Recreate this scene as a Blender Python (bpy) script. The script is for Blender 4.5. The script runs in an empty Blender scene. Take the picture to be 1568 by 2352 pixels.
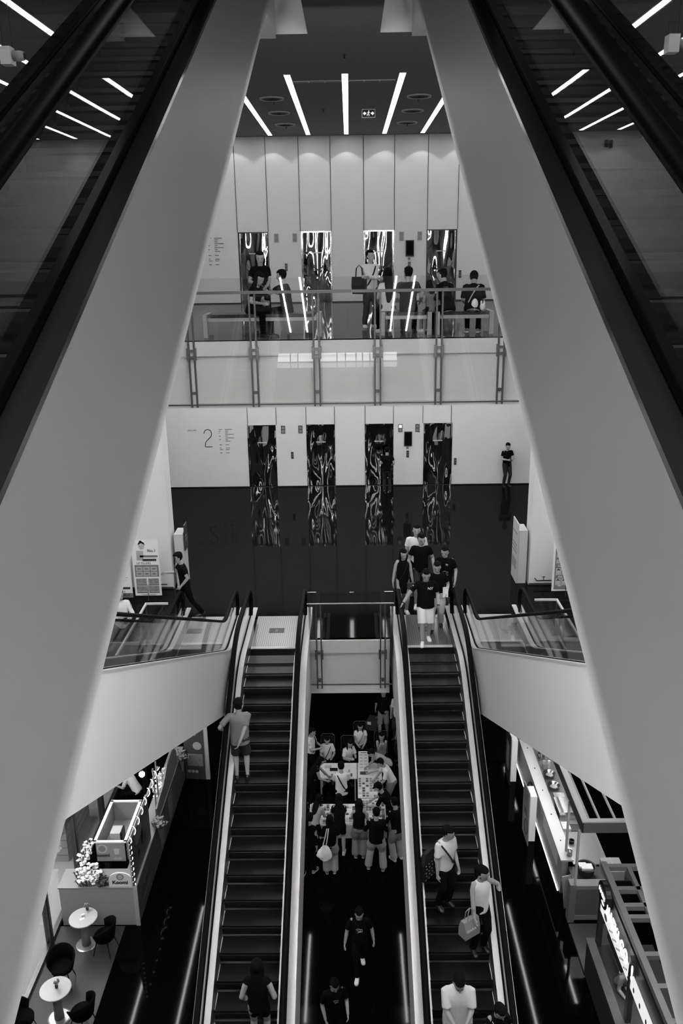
import bpy, bmesh, math, random
import numpy as np
from mathutils import Vector, Matrix

# ------------------------------------------------------------------ camera, world, exposure, lights
scn = bpy.context.scene
COL = scn.collection
camd = bpy.data.cameras.new('camera'); cam = bpy.data.objects.new('camera', camd); COL.objects.link(cam)
camd.sensor_fit = 'VERTICAL'; camd.sensor_height = 36.0; camd.lens = 1953.0/2352.0*36.0
camd.clip_start = 0.05; camd.clip_end = 200
def _cam():
    yw, p, r = (math.radians(a) for a in (-0.7486, -17.19, -0.868))
    f = Vector((math.sin(yw)*math.cos(p), math.cos(yw)*math.cos(p), math.sin(p)))
    rt = Vector((math.cos(yw), -math.sin(yw), 0)); u = rt.cross(f)
    c, s = math.cos(r), math.sin(r)
    r2, u2 = c*rt+s*u, -s*rt+c*u
    m = Matrix((r2, u2, -f)).transposed().to_4x4(); m.translation = Vector((0.05, 0, 1.75))
    cam.matrix_world = m
_cam(); scn.camera = cam
w = bpy.data.worlds.new('world'); scn.world = w; w.use_nodes = True
w.node_tree.nodes['Background'].inputs[0].default_value = (1, 1, 1, 1)
w.node_tree.nodes['Background'].inputs[1].default_value = 0.015
scn.view_settings.view_transform = 'Standard'; scn.view_settings.look = 'None'
scn.view_settings.gamma = 1; scn.view_settings.use_curve_mapping = False
scn.view_settings.exposure = 1.0
cy = scn.cycles
cy.use_adaptive_sampling = True; cy.adaptive_threshold = 0.02
cy.use_denoising = True
cy.max_bounces = 7; cy.diffuse_bounces = 3; cy.glossy_bounces = 4; cy.transmission_bounces = 4; cy.transparent_max_bounces = 24
cy.caustics_reflective = False; cy.caustics_refractive = False
cy.sample_clamp_indirect = 4.0
STRIP3, STRIP2, STRIP1 = 4.4, 9.6, 34.0      # emission of the ceiling strips, floor by floor
def area(name, loc, size, power, rot=(0, 0, 0)):
    l = bpy.data.lights.new(name, 'AREA'); l.shape = 'RECTANGLE'; l.size, l.size_y = size; l.energy = power
    o = bpy.data.objects.new(name, l); o.location = loc; o.rotation_euler = rot; COL.objects.link(o); return o
# unseen area lights added in place of ceiling luminaires behind and above the camera
for i, x in enumerate((-6.1, -3.66, -1.22, 1.22, 3.66, 6.1)):
    area('hall_fill_light', (x, -2.2, 5.22), (0.3, 6.0), 110)
area('upper_hall_fill_light', (-1.7, 11.5, 10.5), (0.4, 4.0), 48)  # added unseen pair, placed to light the end faces of the escalator openings
area('upper_hall_fill_light', (1.7, 11.5, 10.5), (0.4, 4.0), 48)
for k in range(-5, 6):       # downlight in the far end cap of each upper strip light
    l = bpy.data.lights.new('strip_end_downlight', 'SPOT'); l.energy = 8; l.spot_size = math.radians(94); l.spot_blend = 0.08; l.shadow_soft_size = 0.03
    o = bpy.data.objects.new('strip_end_downlight', l); o.location = (1.22*k, 29.52, 5.23); COL.objects.link(o)

Z3, Z2, Z1 = 0.0, -6.54, -13.08          # floor levels
CE3, CE2, CE1 = 5.27, -1.35, -7.89       # ceilings
random.seed(4)
PI = math.pi

# ------------------------------------------------------------------ materials
MATS = {}
def mat(name, v, rough=0.5, metal=0.0, spec=0.5, bump=0.0, bscale=60, noise=0.0, nscale=4, emit=0.0):
    if name in MATS: return MATS[name]
    m = bpy.data.materials.new(name); m.use_nodes = True; nt = m.node_tree; b = nt.nodes['Principled BSDF']
    b.inputs['Base Color'].default_value = (v, v, v, 1); b.inputs['Roughness'].default_value = rough
    b.inputs['Metallic'].default_value = metal; b.inputs['Specular IOR Level'].default_value = spec
    tc = None
    if noise or bump:
        tc = nt.nodes.new('ShaderNodeTexCoord')
    if noise:
        n = nt.nodes.new('ShaderNodeTexNoise'); n.inputs['Scale'].default_value = nscale; n.inputs['Detail'].default_value = 5
        r = nt.nodes.new('ShaderNodeMapRange'); r.inputs['To Min'].default_value = v*(1-noise); r.inputs['To Max'].default_value = v*(1+noise)
        nt.links.new(tc.outputs['Object'], n.inputs['Vector']); nt.links.new(n.outputs['Fac'], r.inputs['Value'])
        nt.links.new(r.outputs['Result'], b.inputs['Base Color'])
    if bump:
        n = nt.nodes.new('ShaderNodeTexNoise'); n.inputs['Scale'].default_value = bscale; n.inputs['Detail'].default_value = 2
        bp = nt.nodes.new('ShaderNodeBump'); bp.inputs['Strength'].default_value = bump; bp.inputs['Distance'].default_value = 0.02
        nt.links.new(tc.outputs['Object'], n.inputs['Vector']); nt.links.new(n.outputs['Fac'], bp.inputs['Height'])
        nt.links.new(bp.outputs['Normal'], b.inputs['Normal'])
    if emit:
        b.inputs['Emission Color'].default_value = (1, 1, 1, 1); b.inputs['Emission Strength'].default_value = emit
    MATS[name] = m; return m

def mat_glass(name, tint=0.96, f0=0.045, wave=0.0, wscale=0.6, gain=1.0, rough=0.0):
    """flat pane: what lies behind passes straight through, the surface mirrors by its angle"""
    m = bpy.data.materials.new(name); m.use_nodes = True; nt = m.node_tree; N = nt.nodes; N.remove(N['Principled BSDF'])
    out = N['Material Output']
    tr = N.new('ShaderNodeBsdfTransparent'); tr.inputs[0].default_value = (tint, tint, tint, 1)
    gl = N.new('ShaderNodeBsdfGlossy'); gl.inputs['Roughness'].default_value = rough; gl.inputs['Color'].default_value = (1, 1, 1, 1)
    g = N.new('ShaderNodeNewGeometry'); d = N.new('ShaderNodeVectorMath'); d.operation = 'DOT_PRODUCT'
    nt.links.new(g.outputs['Incoming'], d.inputs[0]); nt.links.new(g.outputs['Normal'], d.inputs[1])
    def mth(op, a, b=None):
        n = N.new('ShaderNodeMath'); n.operation = op
        for k, x in enumerate((a, b)):
            if x is None: continue
            if isinstance(x, (int, float)): n.inputs[k].default_value = x
            else: nt.links.new(x, n.inputs[k])
        return n.outputs[0]
    c = mth('ABSOLUTE', d.outputs['Value']); c = mth('SUBTRACT', 1.0, c); c = mth('POWER', c, 5.0)
    c = mth('MULTIPLY', c, (1-f0)*gain); c = mth('ADD', c, f0*gain); c = mth('MINIMUM', c, 1.0)
    if wave:
        tc = N.new('ShaderNodeTexCoord'); n = N.new('ShaderNodeTexNoise'); n.inputs['Scale'].default_value = wscale; n.inputs['Detail'].default_value = 1
        bp = N.new('ShaderNodeBump'); bp.inputs['Strength'].default_value = wave; bp.inputs['Distance'].default_value = 0.02
        nt.links.new(tc.outputs['Object'], n.inputs['Vector']); nt.links.new(n.outputs['Fac'], bp.inputs['Height'])
        nt.links.new(bp.outputs['Normal'], gl.inputs['Normal'])
    mx = N.new('ShaderNodeMixShader'); nt.links.new(c, mx.inputs[0]); nt.links.new(tr.outputs[0], mx.inputs[1]); nt.links.new(gl.outputs[0], mx.inputs[2])
    nt.links.new(mx.outputs[0], out.inputs[0]); MATS[name] = m; return m

def mat_floor(name, v, f, fg, rough, tile=None, tv=0.6, wave=0.0):
    """polished stone: dark body, mirror share f head-on rising to fg at grazing angles, faint tile joints"""
    m = bpy.data.materials.new(name); m.use_nodes = True; nt = m.node_tree; N = nt.nodes; N.remove(N['Principled BSDF'])
    out = N['Material Output']; df = N.new('ShaderNodeBsdfDiffuse'); gl = N.new('ShaderNodeBsdfGlossy'); gl.inputs['Roughness'].default_value = rough
    gl.inputs['Color'].default_value = (1, 1, 1, 1)
    df.inputs[0].default_value = (v, v, v, 1); mx = N.new('ShaderNodeMixShader'); lw = N.new('ShaderNodeLayerWeight'); lw.inputs['Blend'].default_value = 0.5
    mr = N.new('ShaderNodeMapRange'); mr.inputs['To Min'].default_value = f; mr.inputs['To Max'].default_value = fg
    pw = N.new('ShaderNodeMath'); pw.operation = 'POWER'; pw.inputs[1].default_value = 3.0
    nt.links.new(lw.outputs['Facing'], pw.inputs[0]); nt.links.new(pw.outputs[0], mr.inputs['Value']); nt.links.new(mr.outputs[0], mx.inputs[0])
    nt.links.new(df.outputs[0], mx.inputs[1]); nt.links.new(gl.outputs[0], mx.inputs[2]); nt.links.new(mx.outputs[0], out.inputs[0])
    tc = N.new('ShaderNodeTexCoord')
    if tile:
        br = N.new('ShaderNodeTexBrick'); br.offset = 0; br.inputs['Scale'].default_value = 1
        br.inputs['Brick Width'].default_value = tile[0]; br.inputs['Row Height'].default_value = tile[1]; br.inputs['Mortar Size'].default_value = 0.006
        br.inputs['Mortar Smooth'].default_value = 0
        br.inputs['Color1'].default_value = (v, v, v, 1); br.inputs['Color2'].default_value = (v*1.12, v*1.12, v*1.12, 1); br.inputs['Mortar'].default_value = (v*tv, v*tv, v*tv, 1)
        nt.links.new(tc.outputs['Object'], br.inputs['Vector']); nt.links.new(br.outputs['Color'], df.inputs[0])
    if wave:
        n = N.new('ShaderNodeTexNoise'); n.inputs['Scale'].default_value = 1.3; bp = N.new('ShaderNodeBump')
        bp.inputs['Strength'].default_value = wave; bp.inputs['Distance'].default_value = 0.01
        nt.links.new(tc.outputs['Object'], n.inputs['Vector']); nt.links.new(n.outputs['Fac'], bp.inputs['Height']); nt.links.new(bp.outputs['Normal'], gl.inputs['Normal'])
    MATS[name] = m; return m

def mat_lines(name, v, v2, axis=0, pitch=0.05, duty=0.15, rough=0.35, metal=0.6):
    """fine parallel grooves running along a surface"""
    m = mat(name, v, rough, metal); nt = m.node_tree; b = nt.nodes['Principled BSDF']; N = nt.nodes
    tc = N.new('ShaderNodeTexCoord'); sp = N.new('ShaderNodeSeparateXYZ'); nt.links.new(tc.outputs['Object'], sp.inputs[0])
    a = N.new('ShaderNodeMath'); a.operation = 'MULTIPLY'; a.inputs[1].default_value = 1/pitch; nt.links.new(sp.outputs[axis], a.inputs[0])
    f = N.new('ShaderNodeMath'); f.operation = 'FRACT'; nt.links.new(a.outputs[0], f.inputs[0])
    g = N.new('ShaderNodeMath'); g.operation = 'LESS_THAN'; g.inputs[1].default_value = duty; nt.links.new(f.outputs[0], g.inputs[0])
    mx = N.new('ShaderNodeMapRange'); mx.inputs['To Min'].default_value = v; mx.inputs['To Max'].default_value = v2; nt.links.new(g.outputs[0], mx.inputs['Value'])
    nt.links.new(mx.outputs[0], b.inputs['Base Color'])
    return m

def mat_emit(name, v):
    m = bpy.data.materials.new(name); m.use_nodes = True; nt = m.node_tree; nt.nodes.remove(nt.nodes['Principled BSDF'])
    e = nt.nodes.new('ShaderNodeEmission'); e.inputs[0].default_value = (1, 1, 1, 1); e.inputs[1].default_value = v
    nt.links.new(e.outputs[0], nt.nodes['Material Output'].inputs[0]); MATS[name] = m; return m

WALL = mat('white_wall_paint', 0.62, 0.55, noise=0.03, nscale=2)
PANEL = mat('satin_panel', 0.50, 0.5, noise=0.03, nscale=1.2)
TRUSS = mat('escalator_cladding', 0.52, 0.45, noise=0.04, nscale=1.0)
CEIL = mat('grey_ceiling_paint', 0.125, 0.8)
SOFF = mat('slab_edge_paint', 0.60, 0.6, noise=0.04)
STEEL = mat('brushed_steel', 0.55, 0.22, 0.95, bump=0.03, bscale=8)
DECK = mat('deck_steel', 0.36, 0.16, 0.95, bump=0.10, bscale=1.6)
IDECK = mat('polished_inner_deck', 0.55, 0.12, 1.0, bump=0.05, bscale=1.5)
LDECK = mat('satin_deck', 0.46, 0.42, 0.35, bump=0.05, bscale=1.6)
DSTEEL = mat('dark_steel', 0.12, 0.3, 0.8)
RAIL = mat('grey_metal_rail', 0.055, 0.4, 0.4)
RUBBER = mat('black_rubber', 0.003, 0.5, spec=0.03)
ODECK = mat('dark_outer_deck', 0.06, 0.14, 0.7, bump=0.06, bscale=1.4)
BLACK = mat('black_paint', 0.008, 0.4, spec=0.3)
DARK = mat('dark_grey', 0.03, 0.5)
GREY = mat('mid_grey', 0.2, 0.5)
LGREY = mat('light_grey', 0.45, 0.5)
WHITE = mat('white_gloss', 0.75, 0.35)
CHROME = mat('chrome_door', 0.55, 0.02, 1.0, bump=1.0, bscale=1.0)
_n = CHROME.node_tree; _mp = _n.nodes.new('ShaderNodeMapping'); _mp.inputs['Scale'].default_value = (2.4, 2.4, 0.75)
_n.links.new([x for x in _n.nodes if x.type == 'TEX_COORD'][0].outputs['Object'], _mp.inputs[0]); _n.links.new(_mp.outputs[0], [x for x in _n.nodes if x.type == 'TEX_NOISE'][0].inputs['Vector'])
[x for x in _n.nodes if x.type == 'BUMP'][0].inputs['Distance'].default_value = 0.085; [x for x in _n.nodes if x.type == 'TEX_NOISE'][0].inputs['Detail'].default_value = 0.5
STEP = mat_lines('step_tread', 0.008, 0.008, 0, 0.012, 0.45, 0.4, 0.5)
RISER = mat_lines('step_riser', 0.010, 0.004, 0, 0.012, 0.45, 0.5, 0.3)
PLATE = mat_lines('ribbed_floor_plate', 0.30, 0.08, 0, 0.046, 0.16, 0.28, 0.8)
GLASS = mat_glass('clear_glass', 0.95, 0.04, wave=0.012, wscale=0.8, gain=0.9)
EGLASS = mat_glass('balustrade_glass', 0.90, 0.05, wave=0.03, wscale=0.7, gain=0.62)
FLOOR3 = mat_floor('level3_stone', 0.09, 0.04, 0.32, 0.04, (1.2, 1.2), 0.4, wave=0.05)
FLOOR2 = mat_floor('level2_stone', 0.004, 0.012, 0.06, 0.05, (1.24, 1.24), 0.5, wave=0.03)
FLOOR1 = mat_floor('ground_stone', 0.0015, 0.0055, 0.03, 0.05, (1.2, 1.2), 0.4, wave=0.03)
ELED = mat_emit('soffit_diffuser', 64.0)
E3, E2, E1 = mat_emit('strip_diffuser_upper', STRIP3), mat_emit('strip_diffuser_middle', STRIP2), mat_emit('strip_diffuser_ground', STRIP1)

# ------------------------------------------------------------------ mesh helpers
class MB:
    def __init__(s): s.v = []; s.f = []; s.mi = []; s.cur = 0
    def add(s, vs, fs):
        o = len(s.v); s.v += [tuple(p) for p in vs]; s.f += [tuple(i+o for i in f) for f in fs]; s.mi += [s.cur]*len(fs); return s
    def box(s, x0, x1, y0, y1, z0, z1):
        return s.add([(x0, y0, z0), (x1, y0, z0), (x1, y1, z0), (x0, y1, z0), (x0, y0, z1), (x1, y0, z1), (x1, y1, z1), (x0, y1, z1)],
                     [(3, 2, 1, 0), (4, 5, 6, 7), (0, 1, 5, 4), (1, 2, 6, 5), (2, 3, 7, 6), (3, 0, 4, 7)])
    def prism(s, poly, a0, a1, axis='x'):
        """polygon (u,v) extruded along an axis: x -> (a,u,v), y -> (u,a,v), z -> (u,v,a)"""
        n = len(poly); f = {'x': lambda a, u, v: (a, u, v), 'y': lambda a, u, v: (u, a, v), 'z': lambda a, u, v: (u, v, a)}[axis]
        vs = [f(a0, *p) for p in poly]+[f(a1, *p) for p in poly]
        ar = sum(poly[i][0]*poly[(i+1) % n][1]-poly[(i+1) % n][0]*poly[i][1] for i in range(n))
        fs = [tuple(range(n))[::-1], tuple(range(n, 2*n))]+[(i, (i+1) % n, (i+1) % n+n, i+n) for i in range(n)]
        if (ar < 0) ^ (axis == 'y') ^ (a1 < a0): fs = [f_[::-1] for f_ in fs]
        return s.add(vs, fs)
    def loft(s, rings, cap=True, closed=True):
        n = len(rings[0]); o = len(s.v)
        for r in rings: s.v += [tuple(p) for p in r]
        fs = []
        for k in range(len(rings)-1):
            for i in range(n if closed else n-1):
                a, b = k*n+i, k*n+(i+1) % n
                fs.append((a, b, b+n, a+n))
        if cap: fs += [tuple(range(n))[::-1], tuple(range((len(rings)-1)*n, len(rings)*n))]
        s.f += [tuple(i+o for i in f) for f in fs]; s.mi += [s.cur]*len(fs); return s
    def tube(s, pts, r, n=8, cap=True):
        pts = [Vector(p) for p in pts]; rings = []; up = None
        rr = r if isinstance(r, (list, tuple)) else [r]*len(pts)
        for i, p in enumerate(pts):
            t = (pts[min(i+1, len(pts)-1)]-pts[max(i-1, 0)]).normalized()
            if up is None:
                a = Vector((0, 0, 1)) if abs(t.z) < 0.9 else Vector((0, 1, 0)); u = t.cross(a).normalized()
            else: u = (up-t*up.dot(t)).normalized()
            up = u; v = t.cross(u)
            rings.append([p+(u*math.cos(2*PI*k/n)+v*math.sin(2*PI*k/n))*rr[i] for k in range(n)])
        return s.loft(rings, cap)
    def cyl(s, x, y, z0, z1, r, n=20, r2=None):
        r2 = r if r2 is None else r2
        return s.loft([[(x+r*math.cos(2*PI*k/n), y+r*math.sin(2*PI*k/n), z0) for k in range(n)], [(x+r2*math.cos(2*PI*k/n), y+r2*math.sin(2*PI*k/n), z1) for k in range(n)]])
    def lathe(s, x, y, prof, n=24):
        return s.loft([[(x+r*math.cos(2*PI*k/n), y+r*math.sin(2*PI*k/n), z) for k in range(n)] for r, z in prof])
    def ball(s, c, r, n=10, m=6):
        rx, ry, rz = r if isinstance(r, (list, tuple)) else (r, r, r)
        return s.loft([[(c[0]+rx*math.sin(PI*j/m)*math.cos(2*PI*k/n), c[1]+ry*math.sin(PI*j/m)*math.sin(2*PI*k/n), c[2]-rz*math.cos(PI*j/m)) for k in range(n)] for j in ([0.12]+list(range(1, m))+[m-0.12])])
    def mesh(s, name, mats, smooth=False):
        me = bpy.data.meshes.new(name); me.from_pydata(s.v, [], s.f)
        for m in (mats if isinstance(mats, (list, tuple)) else [mats]): me.materials.append(m)
        if any(s.mi): me.polygons.foreach_set('material_index', s.mi)
        if smooth: me.polygons.foreach_set('use_smooth', [True]*len(s.f))
        me.update(); return me
    def build(s, name, mats, parent=None, smooth=False, label=None):
        o = bpy.data.objects.new(name, s.mesh(name, mats, smooth)); COL.objects.link(o)
        if parent: o.parent = parent
        if label: o['label'] = label
        if smooth:
            pass
        return o
def tag(o, label, cat, group=None, kind=None):
    o['label'] = label; o['category'] = cat
    if group: o['group'] = group
    if kind: o['kind'] = kind
    return o
def thing(name, label, cat, loc=(0, 0, 0), rz=0.0, group=None):
    o = bpy.data.objects.new(name, None); COL.objects.link(o); o.location = loc; o.rotation_euler = (0, 0, rz); o.empty_display_size = 0.1
    return tag(o, label, cat, group)
def struct(name, mb, m, label=None):
    o = mb.build(name, m); o['kind'] = 'structure'
    if label: o['label'] = label
    return o
def dup(o, parent=None):
    c = o.copy(); COL.objects.link(c)
    if parent: c.parent = parent
    for ch in [x for x in bpy.data.objects if x.parent == o]: dup(ch, c)
    return c
def smooth_by_angle(me, ang=0.6):
    pass
def text(s, size, m, parent, loc, rot=(PI/2, 0, 0), depth=0.002, align='LEFT', name='lettering', sx=1.0, bold=0.0, shear=0.0):
    cu = bpy.data.curves.new(name, 'FONT'); cu.body = s; cu.size = size; cu.extrude = depth; cu.align_x = align; cu.offset = bold; cu.shear = shear
    cu.resolution_u = 3
    o = bpy.data.objects.new(name, cu); COL.objects.link(o)
    dg = bpy.context.evaluated_depsgraph_get(); me = bpy.data.meshes.new_from_object(o.evaluated_get(dg)); me.name = name
    bpy.data.objects.remove(o); me.materials.clear(); me.materials.append(m)
    o = bpy.data.objects.new(name, me); COL.objects.link(o); o.location = loc; o.rotation_euler = rot; o.scale = (sx, 1, 1)
    if parent: o.parent = parent
    return o
ORD = ['first', 'second', 'third', 'fourth', 'fifth', 'sixth', 'seventh', 'eighth', 'ninth', 'tenth', 'eleventh', 'twelfth', 'thirteenth', 'fourteenth', 'fifteenth', 'sixteenth', 'seventeenth', 'eighteenth', 'nineteenth']
# ------------------------------------------------------------------ the building shell
XW = 13.0
# level 3 slab across the void and along both sides
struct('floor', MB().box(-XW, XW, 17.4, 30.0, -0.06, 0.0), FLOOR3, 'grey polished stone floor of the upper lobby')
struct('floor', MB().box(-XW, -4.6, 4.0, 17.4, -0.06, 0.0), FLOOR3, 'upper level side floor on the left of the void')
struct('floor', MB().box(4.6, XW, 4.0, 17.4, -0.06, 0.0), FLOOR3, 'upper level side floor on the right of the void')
struct('trim_1', MB().box(-4.6, 4.6, 17.36, 17.62, -0.29, -0.0).box(-4.6, 4.6, 17.44, 17.62, -1.26, -0.29).box(-4.6, 4.6, 17.36, 17.62, -1.35, -1.26), SOFF, 'white painted slab edge of the upper lobby')
struct('ceiling', MB().box(-XW, XW, 17.62, 30, -1.35, -0.07).box(-XW, -4.6, 4.0, 17.62, -1.35, -0.07).box(4.6, XW, 4.0, 17.62, -1.35, -0.07), CEIL, 'grey ceiling over the middle level')
# level 2 slab
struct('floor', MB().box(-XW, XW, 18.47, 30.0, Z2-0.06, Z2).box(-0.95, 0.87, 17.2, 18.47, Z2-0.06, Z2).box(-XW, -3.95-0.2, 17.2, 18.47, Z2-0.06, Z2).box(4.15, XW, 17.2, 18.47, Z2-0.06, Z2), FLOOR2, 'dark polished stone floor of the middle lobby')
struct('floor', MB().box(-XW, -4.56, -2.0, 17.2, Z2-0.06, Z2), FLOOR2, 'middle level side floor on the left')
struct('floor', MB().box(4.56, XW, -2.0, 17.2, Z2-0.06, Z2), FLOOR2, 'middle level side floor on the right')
struct('trim_2', MB().box(-0.93, 0.85, 17.16, 17.3, Z2-0.31, Z2+0.0).box(-0.93, 0.85, 17.24, 17.3, Z2-1.35, Z2-0.31), SOFF, 'white painted slab edge between the escalators')
struct('ceiling', MB().box(-XW, XW, 18.5, 30, CE1, Z2-0.07).box(-0.93, 0.85, 17.3, 18.5, CE1, Z2-0.07).box(-XW, -4.6, 17.2, 18.5, CE1, Z2-0.07).box(4.6, XW, 17.2, 18.5, CE1, Z2-0.07).box(-XW, -4.6, -2, 17.2, Z2-.35, Z2-0.07).box(4.6, XW, -2, 17.2, Z2-.35, Z2-0.07), CEIL, 'ceiling over the ground floor')
struct('trim_3', MB().box(-4.6, -4.56, -2, 17.2, Z2-.35, Z2+0.05), SOFF, 'slab edge on the left of the void')
struct('trim_4', MB().box(4.56, 4.6, -2, 17.2, Z2-.35, Z2+0.05), SOFF, 'slab edge on the right of the void')
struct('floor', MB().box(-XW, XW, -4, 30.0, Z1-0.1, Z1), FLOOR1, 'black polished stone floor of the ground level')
# top ceiling with the two escalator openings
cm = MB()
for x0, x1, y0, y1 in ((-XW, XW, 16.3, 30), (-0.62, 0.62, 6.5, 16.3), (-XW, -2.75, 6.5, 16.3), (2.75, XW, 6.5, 16.3), (-XW, XW, -6, 6.5)):
    cm.box(x0, x1, y0, y1, CE3, 6.5)
struct('ceiling', cm, CEIL, 'grey ceiling over the upper lobby with two escalator openings')
struct('ceiling', MB().box(-XW, XW, 4, 30, 11.9, 12.0), CEIL, 'ceiling seen above the escalator openings')
struct('trim_10', MB().box(-2.75, -0.62, 16.28, 16.3, CE3, 6.5), WALL, 'white end face of the left escalator opening'); struct('trim_11', MB().box(0.62, 2.75, 16.28, 16.3, CE3, 6.5), WALL, 'white end face of the right escalator opening')
struct('wall_top', MB().box(-XW, XW, 24, 24.2, 6.5, 12), WALL)
# end walls: level 3, level 2, ground; seams and chrome doors follow
D = 1.03
DX = (-3.17, -1.05, 1.05, 3.16)          # door centres
def backwall(zf, zc, doors, h, name, label):
    m = MB(); xs = [-XW]
    for d in doors: xs += [d-D/2, d+D/2]
    xs.append(XW)
    for i in range(0, len(xs), 2): m.box(xs[i], xs[i+1], 30.0, 30.25, zf, zc)
    for d in doors: m.box(d-D/2, d+D/2, 30.0, 30.25, zf+h, zc)
    return struct(name, m, WALL, label)
backwall(Z3, CE3, DX, 2.33, 'wall_back', 'white lift wall of the upper lobby')
backwall(Z2, CE2, DX, 2.30, 'wall_back', 'white lift wall of the middle lobby')
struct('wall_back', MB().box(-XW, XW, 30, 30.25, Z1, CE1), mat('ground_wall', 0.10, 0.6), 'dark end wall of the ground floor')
struct('wall_left', MB().box(-XW-0.2, -XW, -6, 30.2, Z1, 12), WALL); struct('wall_right', MB().box(XW, XW+0.2, -6, 30.2, Z1, 12), WALL)
struct('wall_near', MB().box(-XW, XW, -6.2, -6, Z1, 12), mat('hall_wall', 0.05, 0.6))
struct('floor', MB().box(-1.0, 1.0, -6, 0.9, -0.3, 0), FLOOR3, 'floor under the viewer')
struct('floor', MB().box(-XW, -2.6, -6, 4.0, -0.3, 0), FLOOR3, 'upper level floor near the viewer on the left')
struct('floor', MB().box(2.6, XW, -6, 4.0, -0.3, 0), FLOOR3, 'upper level floor near the viewer on the right')
SEAM = mat('panel_seam', 0.02, 0.6)
sx = [-4.22+1.0545*i for i in range(0, 9)]
sx = [-3.69, -2.66, -1.58, -0.54, 0.55, 1.57, 2.67, 3.68]
m = MB()
for x in sx: m.box(x-0.009, x+0.009, 29.985, 30.0, 2.33, CE3)
struct('trim_5', m, SEAM, 'dark vertical joints between the wall panels of the upper lobby')
m = MB()
for x in (-3.655, -2.63, -1.56, -0.54, 0.55, 1.56, 2.61, 3.62): m.box(x-0.009, x+0.009, 29.985, 30.0, Z2+2.3, CE2)
struct('trim_6', m, SEAM, 'dark vertical joints above the middle lobby doors')
for zf, nm in ((Z3, 'baseboard_back'), (Z2, 'baseboard_back')):
    m = MB()
    for a, b in ((-XW, DX[0]-D/2), (DX[0]+D/2, DX[1]-D/2), (DX[1]+D/2, DX[2]-D/2), (DX[2]+D/2, DX[3]-D/2), (DX[3]+D/2, XW)): m.box(a, b, 29.965, 30, zf, zf+0.035)
    struct(nm, m, BLACK)
# square pillars on both sides of the middle lobby
for s, nm in ((-1, 'left'), (1, 'right')):
    m = MB()
    x0, x1 = (-6.6, -4.56) if s < 0 else (4.54, 6.6)
    m.box(x0, x1, 20.29, 20.85, Z2, CE2); struct('wall_pier_'+nm, m, WALL, 'broad white pillar on the %s of the middle lobby' % nm)
    m = MB().box(x0-0.0, x1, 20.29, 20.85, 0, CE3) if 0 else None
    struct('trim_8' if s < 0 else 'trim_9', MB().box(x0, x1, 20.28, 20.29, Z2, Z2+0.05), DARK, 'dark foot strip of the %s pillar' % nm)
# the lift doors: recessed chrome leaves with a thin frame
n = 0
where = ('leftmost', 'second from left', 'third from left', 'rightmost')
for zf, h, lev in ((Z3, 2.33, 'upper'), (Z2, 2.30, 'middle')):
    for k, d in enumerate(DX):
        n += 1
        t = bpy.data.objects.new('door_%d' % n, None); COL.objects.link(t); t.location = (d, 30.0, zf); t['kind'] = 'structure'
        t['label'] = 'mirror-polished lift door, %s in the %s lobby' % (where[k], lev)
        MB().box(-D/2+0.05, -0.004, 0.09, 0.12, 0.0, h-0.04).build('door_leaf', CHROME, t); MB().box(0.004, D/2-0.05, 0.09, 0.12, 0.0, h-0.04).build('door_leaf', CHROME, t)
        MB().box(-D/2, -D/2+0.05, -0.01, 0.12, 0, h).box(D/2-0.05, D/2, -0.01, 0.12, 0, h).box(-D/2+0.05, D/2-0.05, -0.01, 0.12, h-0.04, h).build('door_frame', CHROME if lev == 'middle' else mat('door_frame_steel', 0.4, 0.1, 1.0, bump=0.1, bscale=3), t)
        MB().box(-D/2, D/2, 0.13, 0.16, 0, h).build('door_backing', BLACK, t)
        MB().box(-0.17, 0.17, 0.086, 0.09, 1.62, 1.66).build('door_print', LGREY, t)

# ceiling strips
def strip(x, y0, y1, z, em, label, group, w=0.13):
    t = thing('strip_light', label, 'ceiling light', (x, (y0+y1)/2, z), 0, group); L = (y1-y0)/2
    MB().box(-w/2-0.012, -w/2, -L, L, -0.012, 0.0).box(w/2, w/2+0.012, -L, L, -0.012, 0).box(-w/2, w/2, -L-0.012, -L, -0.012, 0).box(-w/2, w/2, L, L+0.012, -0.012, 0).build('lamp_frame', LGREY, t)
    MB().box(-w/2, w/2, -L, L, -0.01, -0.002).build('diffuser', em, t)
    return t
def sidew(k): return 'centre' if k == 0 else '%s %s of centre' % (ORD[abs(k)-1], 'left' if k < 0 else 'right')
for k in range(-8, 9):
    y0 = 19.78 if abs(k) <= 3 else 11.0
    strip(1.22*k, y0, 29.6, CE3, E3, 'long white ceiling strip light over the upper lobby, %s' % sidew(k), 'strip lights of the upper lobby ceiling')
for k in range(-6, 7):
    strip(1.22*k, 18.6 if abs(k) < 4 else 6.0, 29.6, CE2, E2, 'white ceiling strip light over the middle lobby, %s' % sidew(k), 'strip lights of the middle lobby ceiling')
for x, a, b, nm in ((-6.1, 17.4, 19.5, 'outer left, near'), (-4.85, 17.4, 22.2, 'inner left, near'), (-1.38, 17.9, 21.0, 'centre left'), (1.38, 17.9, 21.0, 'centre right'), (4.85, 17.4, 22.2, 'inner right, near'), (6.1, 18.2, 19.8, 'outer right, near'),
                    (-6.0, 28.0, 29.7, 'outer left, far'), (6.05, 27.0, 29.7, 'outer right, far'), (6.05, 23.3, 25.6, 'outer right, middle')):
    strip(x, a, b, CE1, E1, 'ground floor ceiling strip light, %s' % nm, 'strip lights of the ground floor ceiling', 0.06)
for x in (-6.1, -4.85, 4.85, 6.1):
    strip(x, 9.0, 13.6, Z2-.35, E1, 'ground floor ceiling strip light beside the void, at %s' % {-6.1: 'outer left', -4.85: 'inner left', 4.85: 'inner right', 6.1: 'outer right'}[x], 'strip lights of the ground floor ceiling', 0.09)
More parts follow.
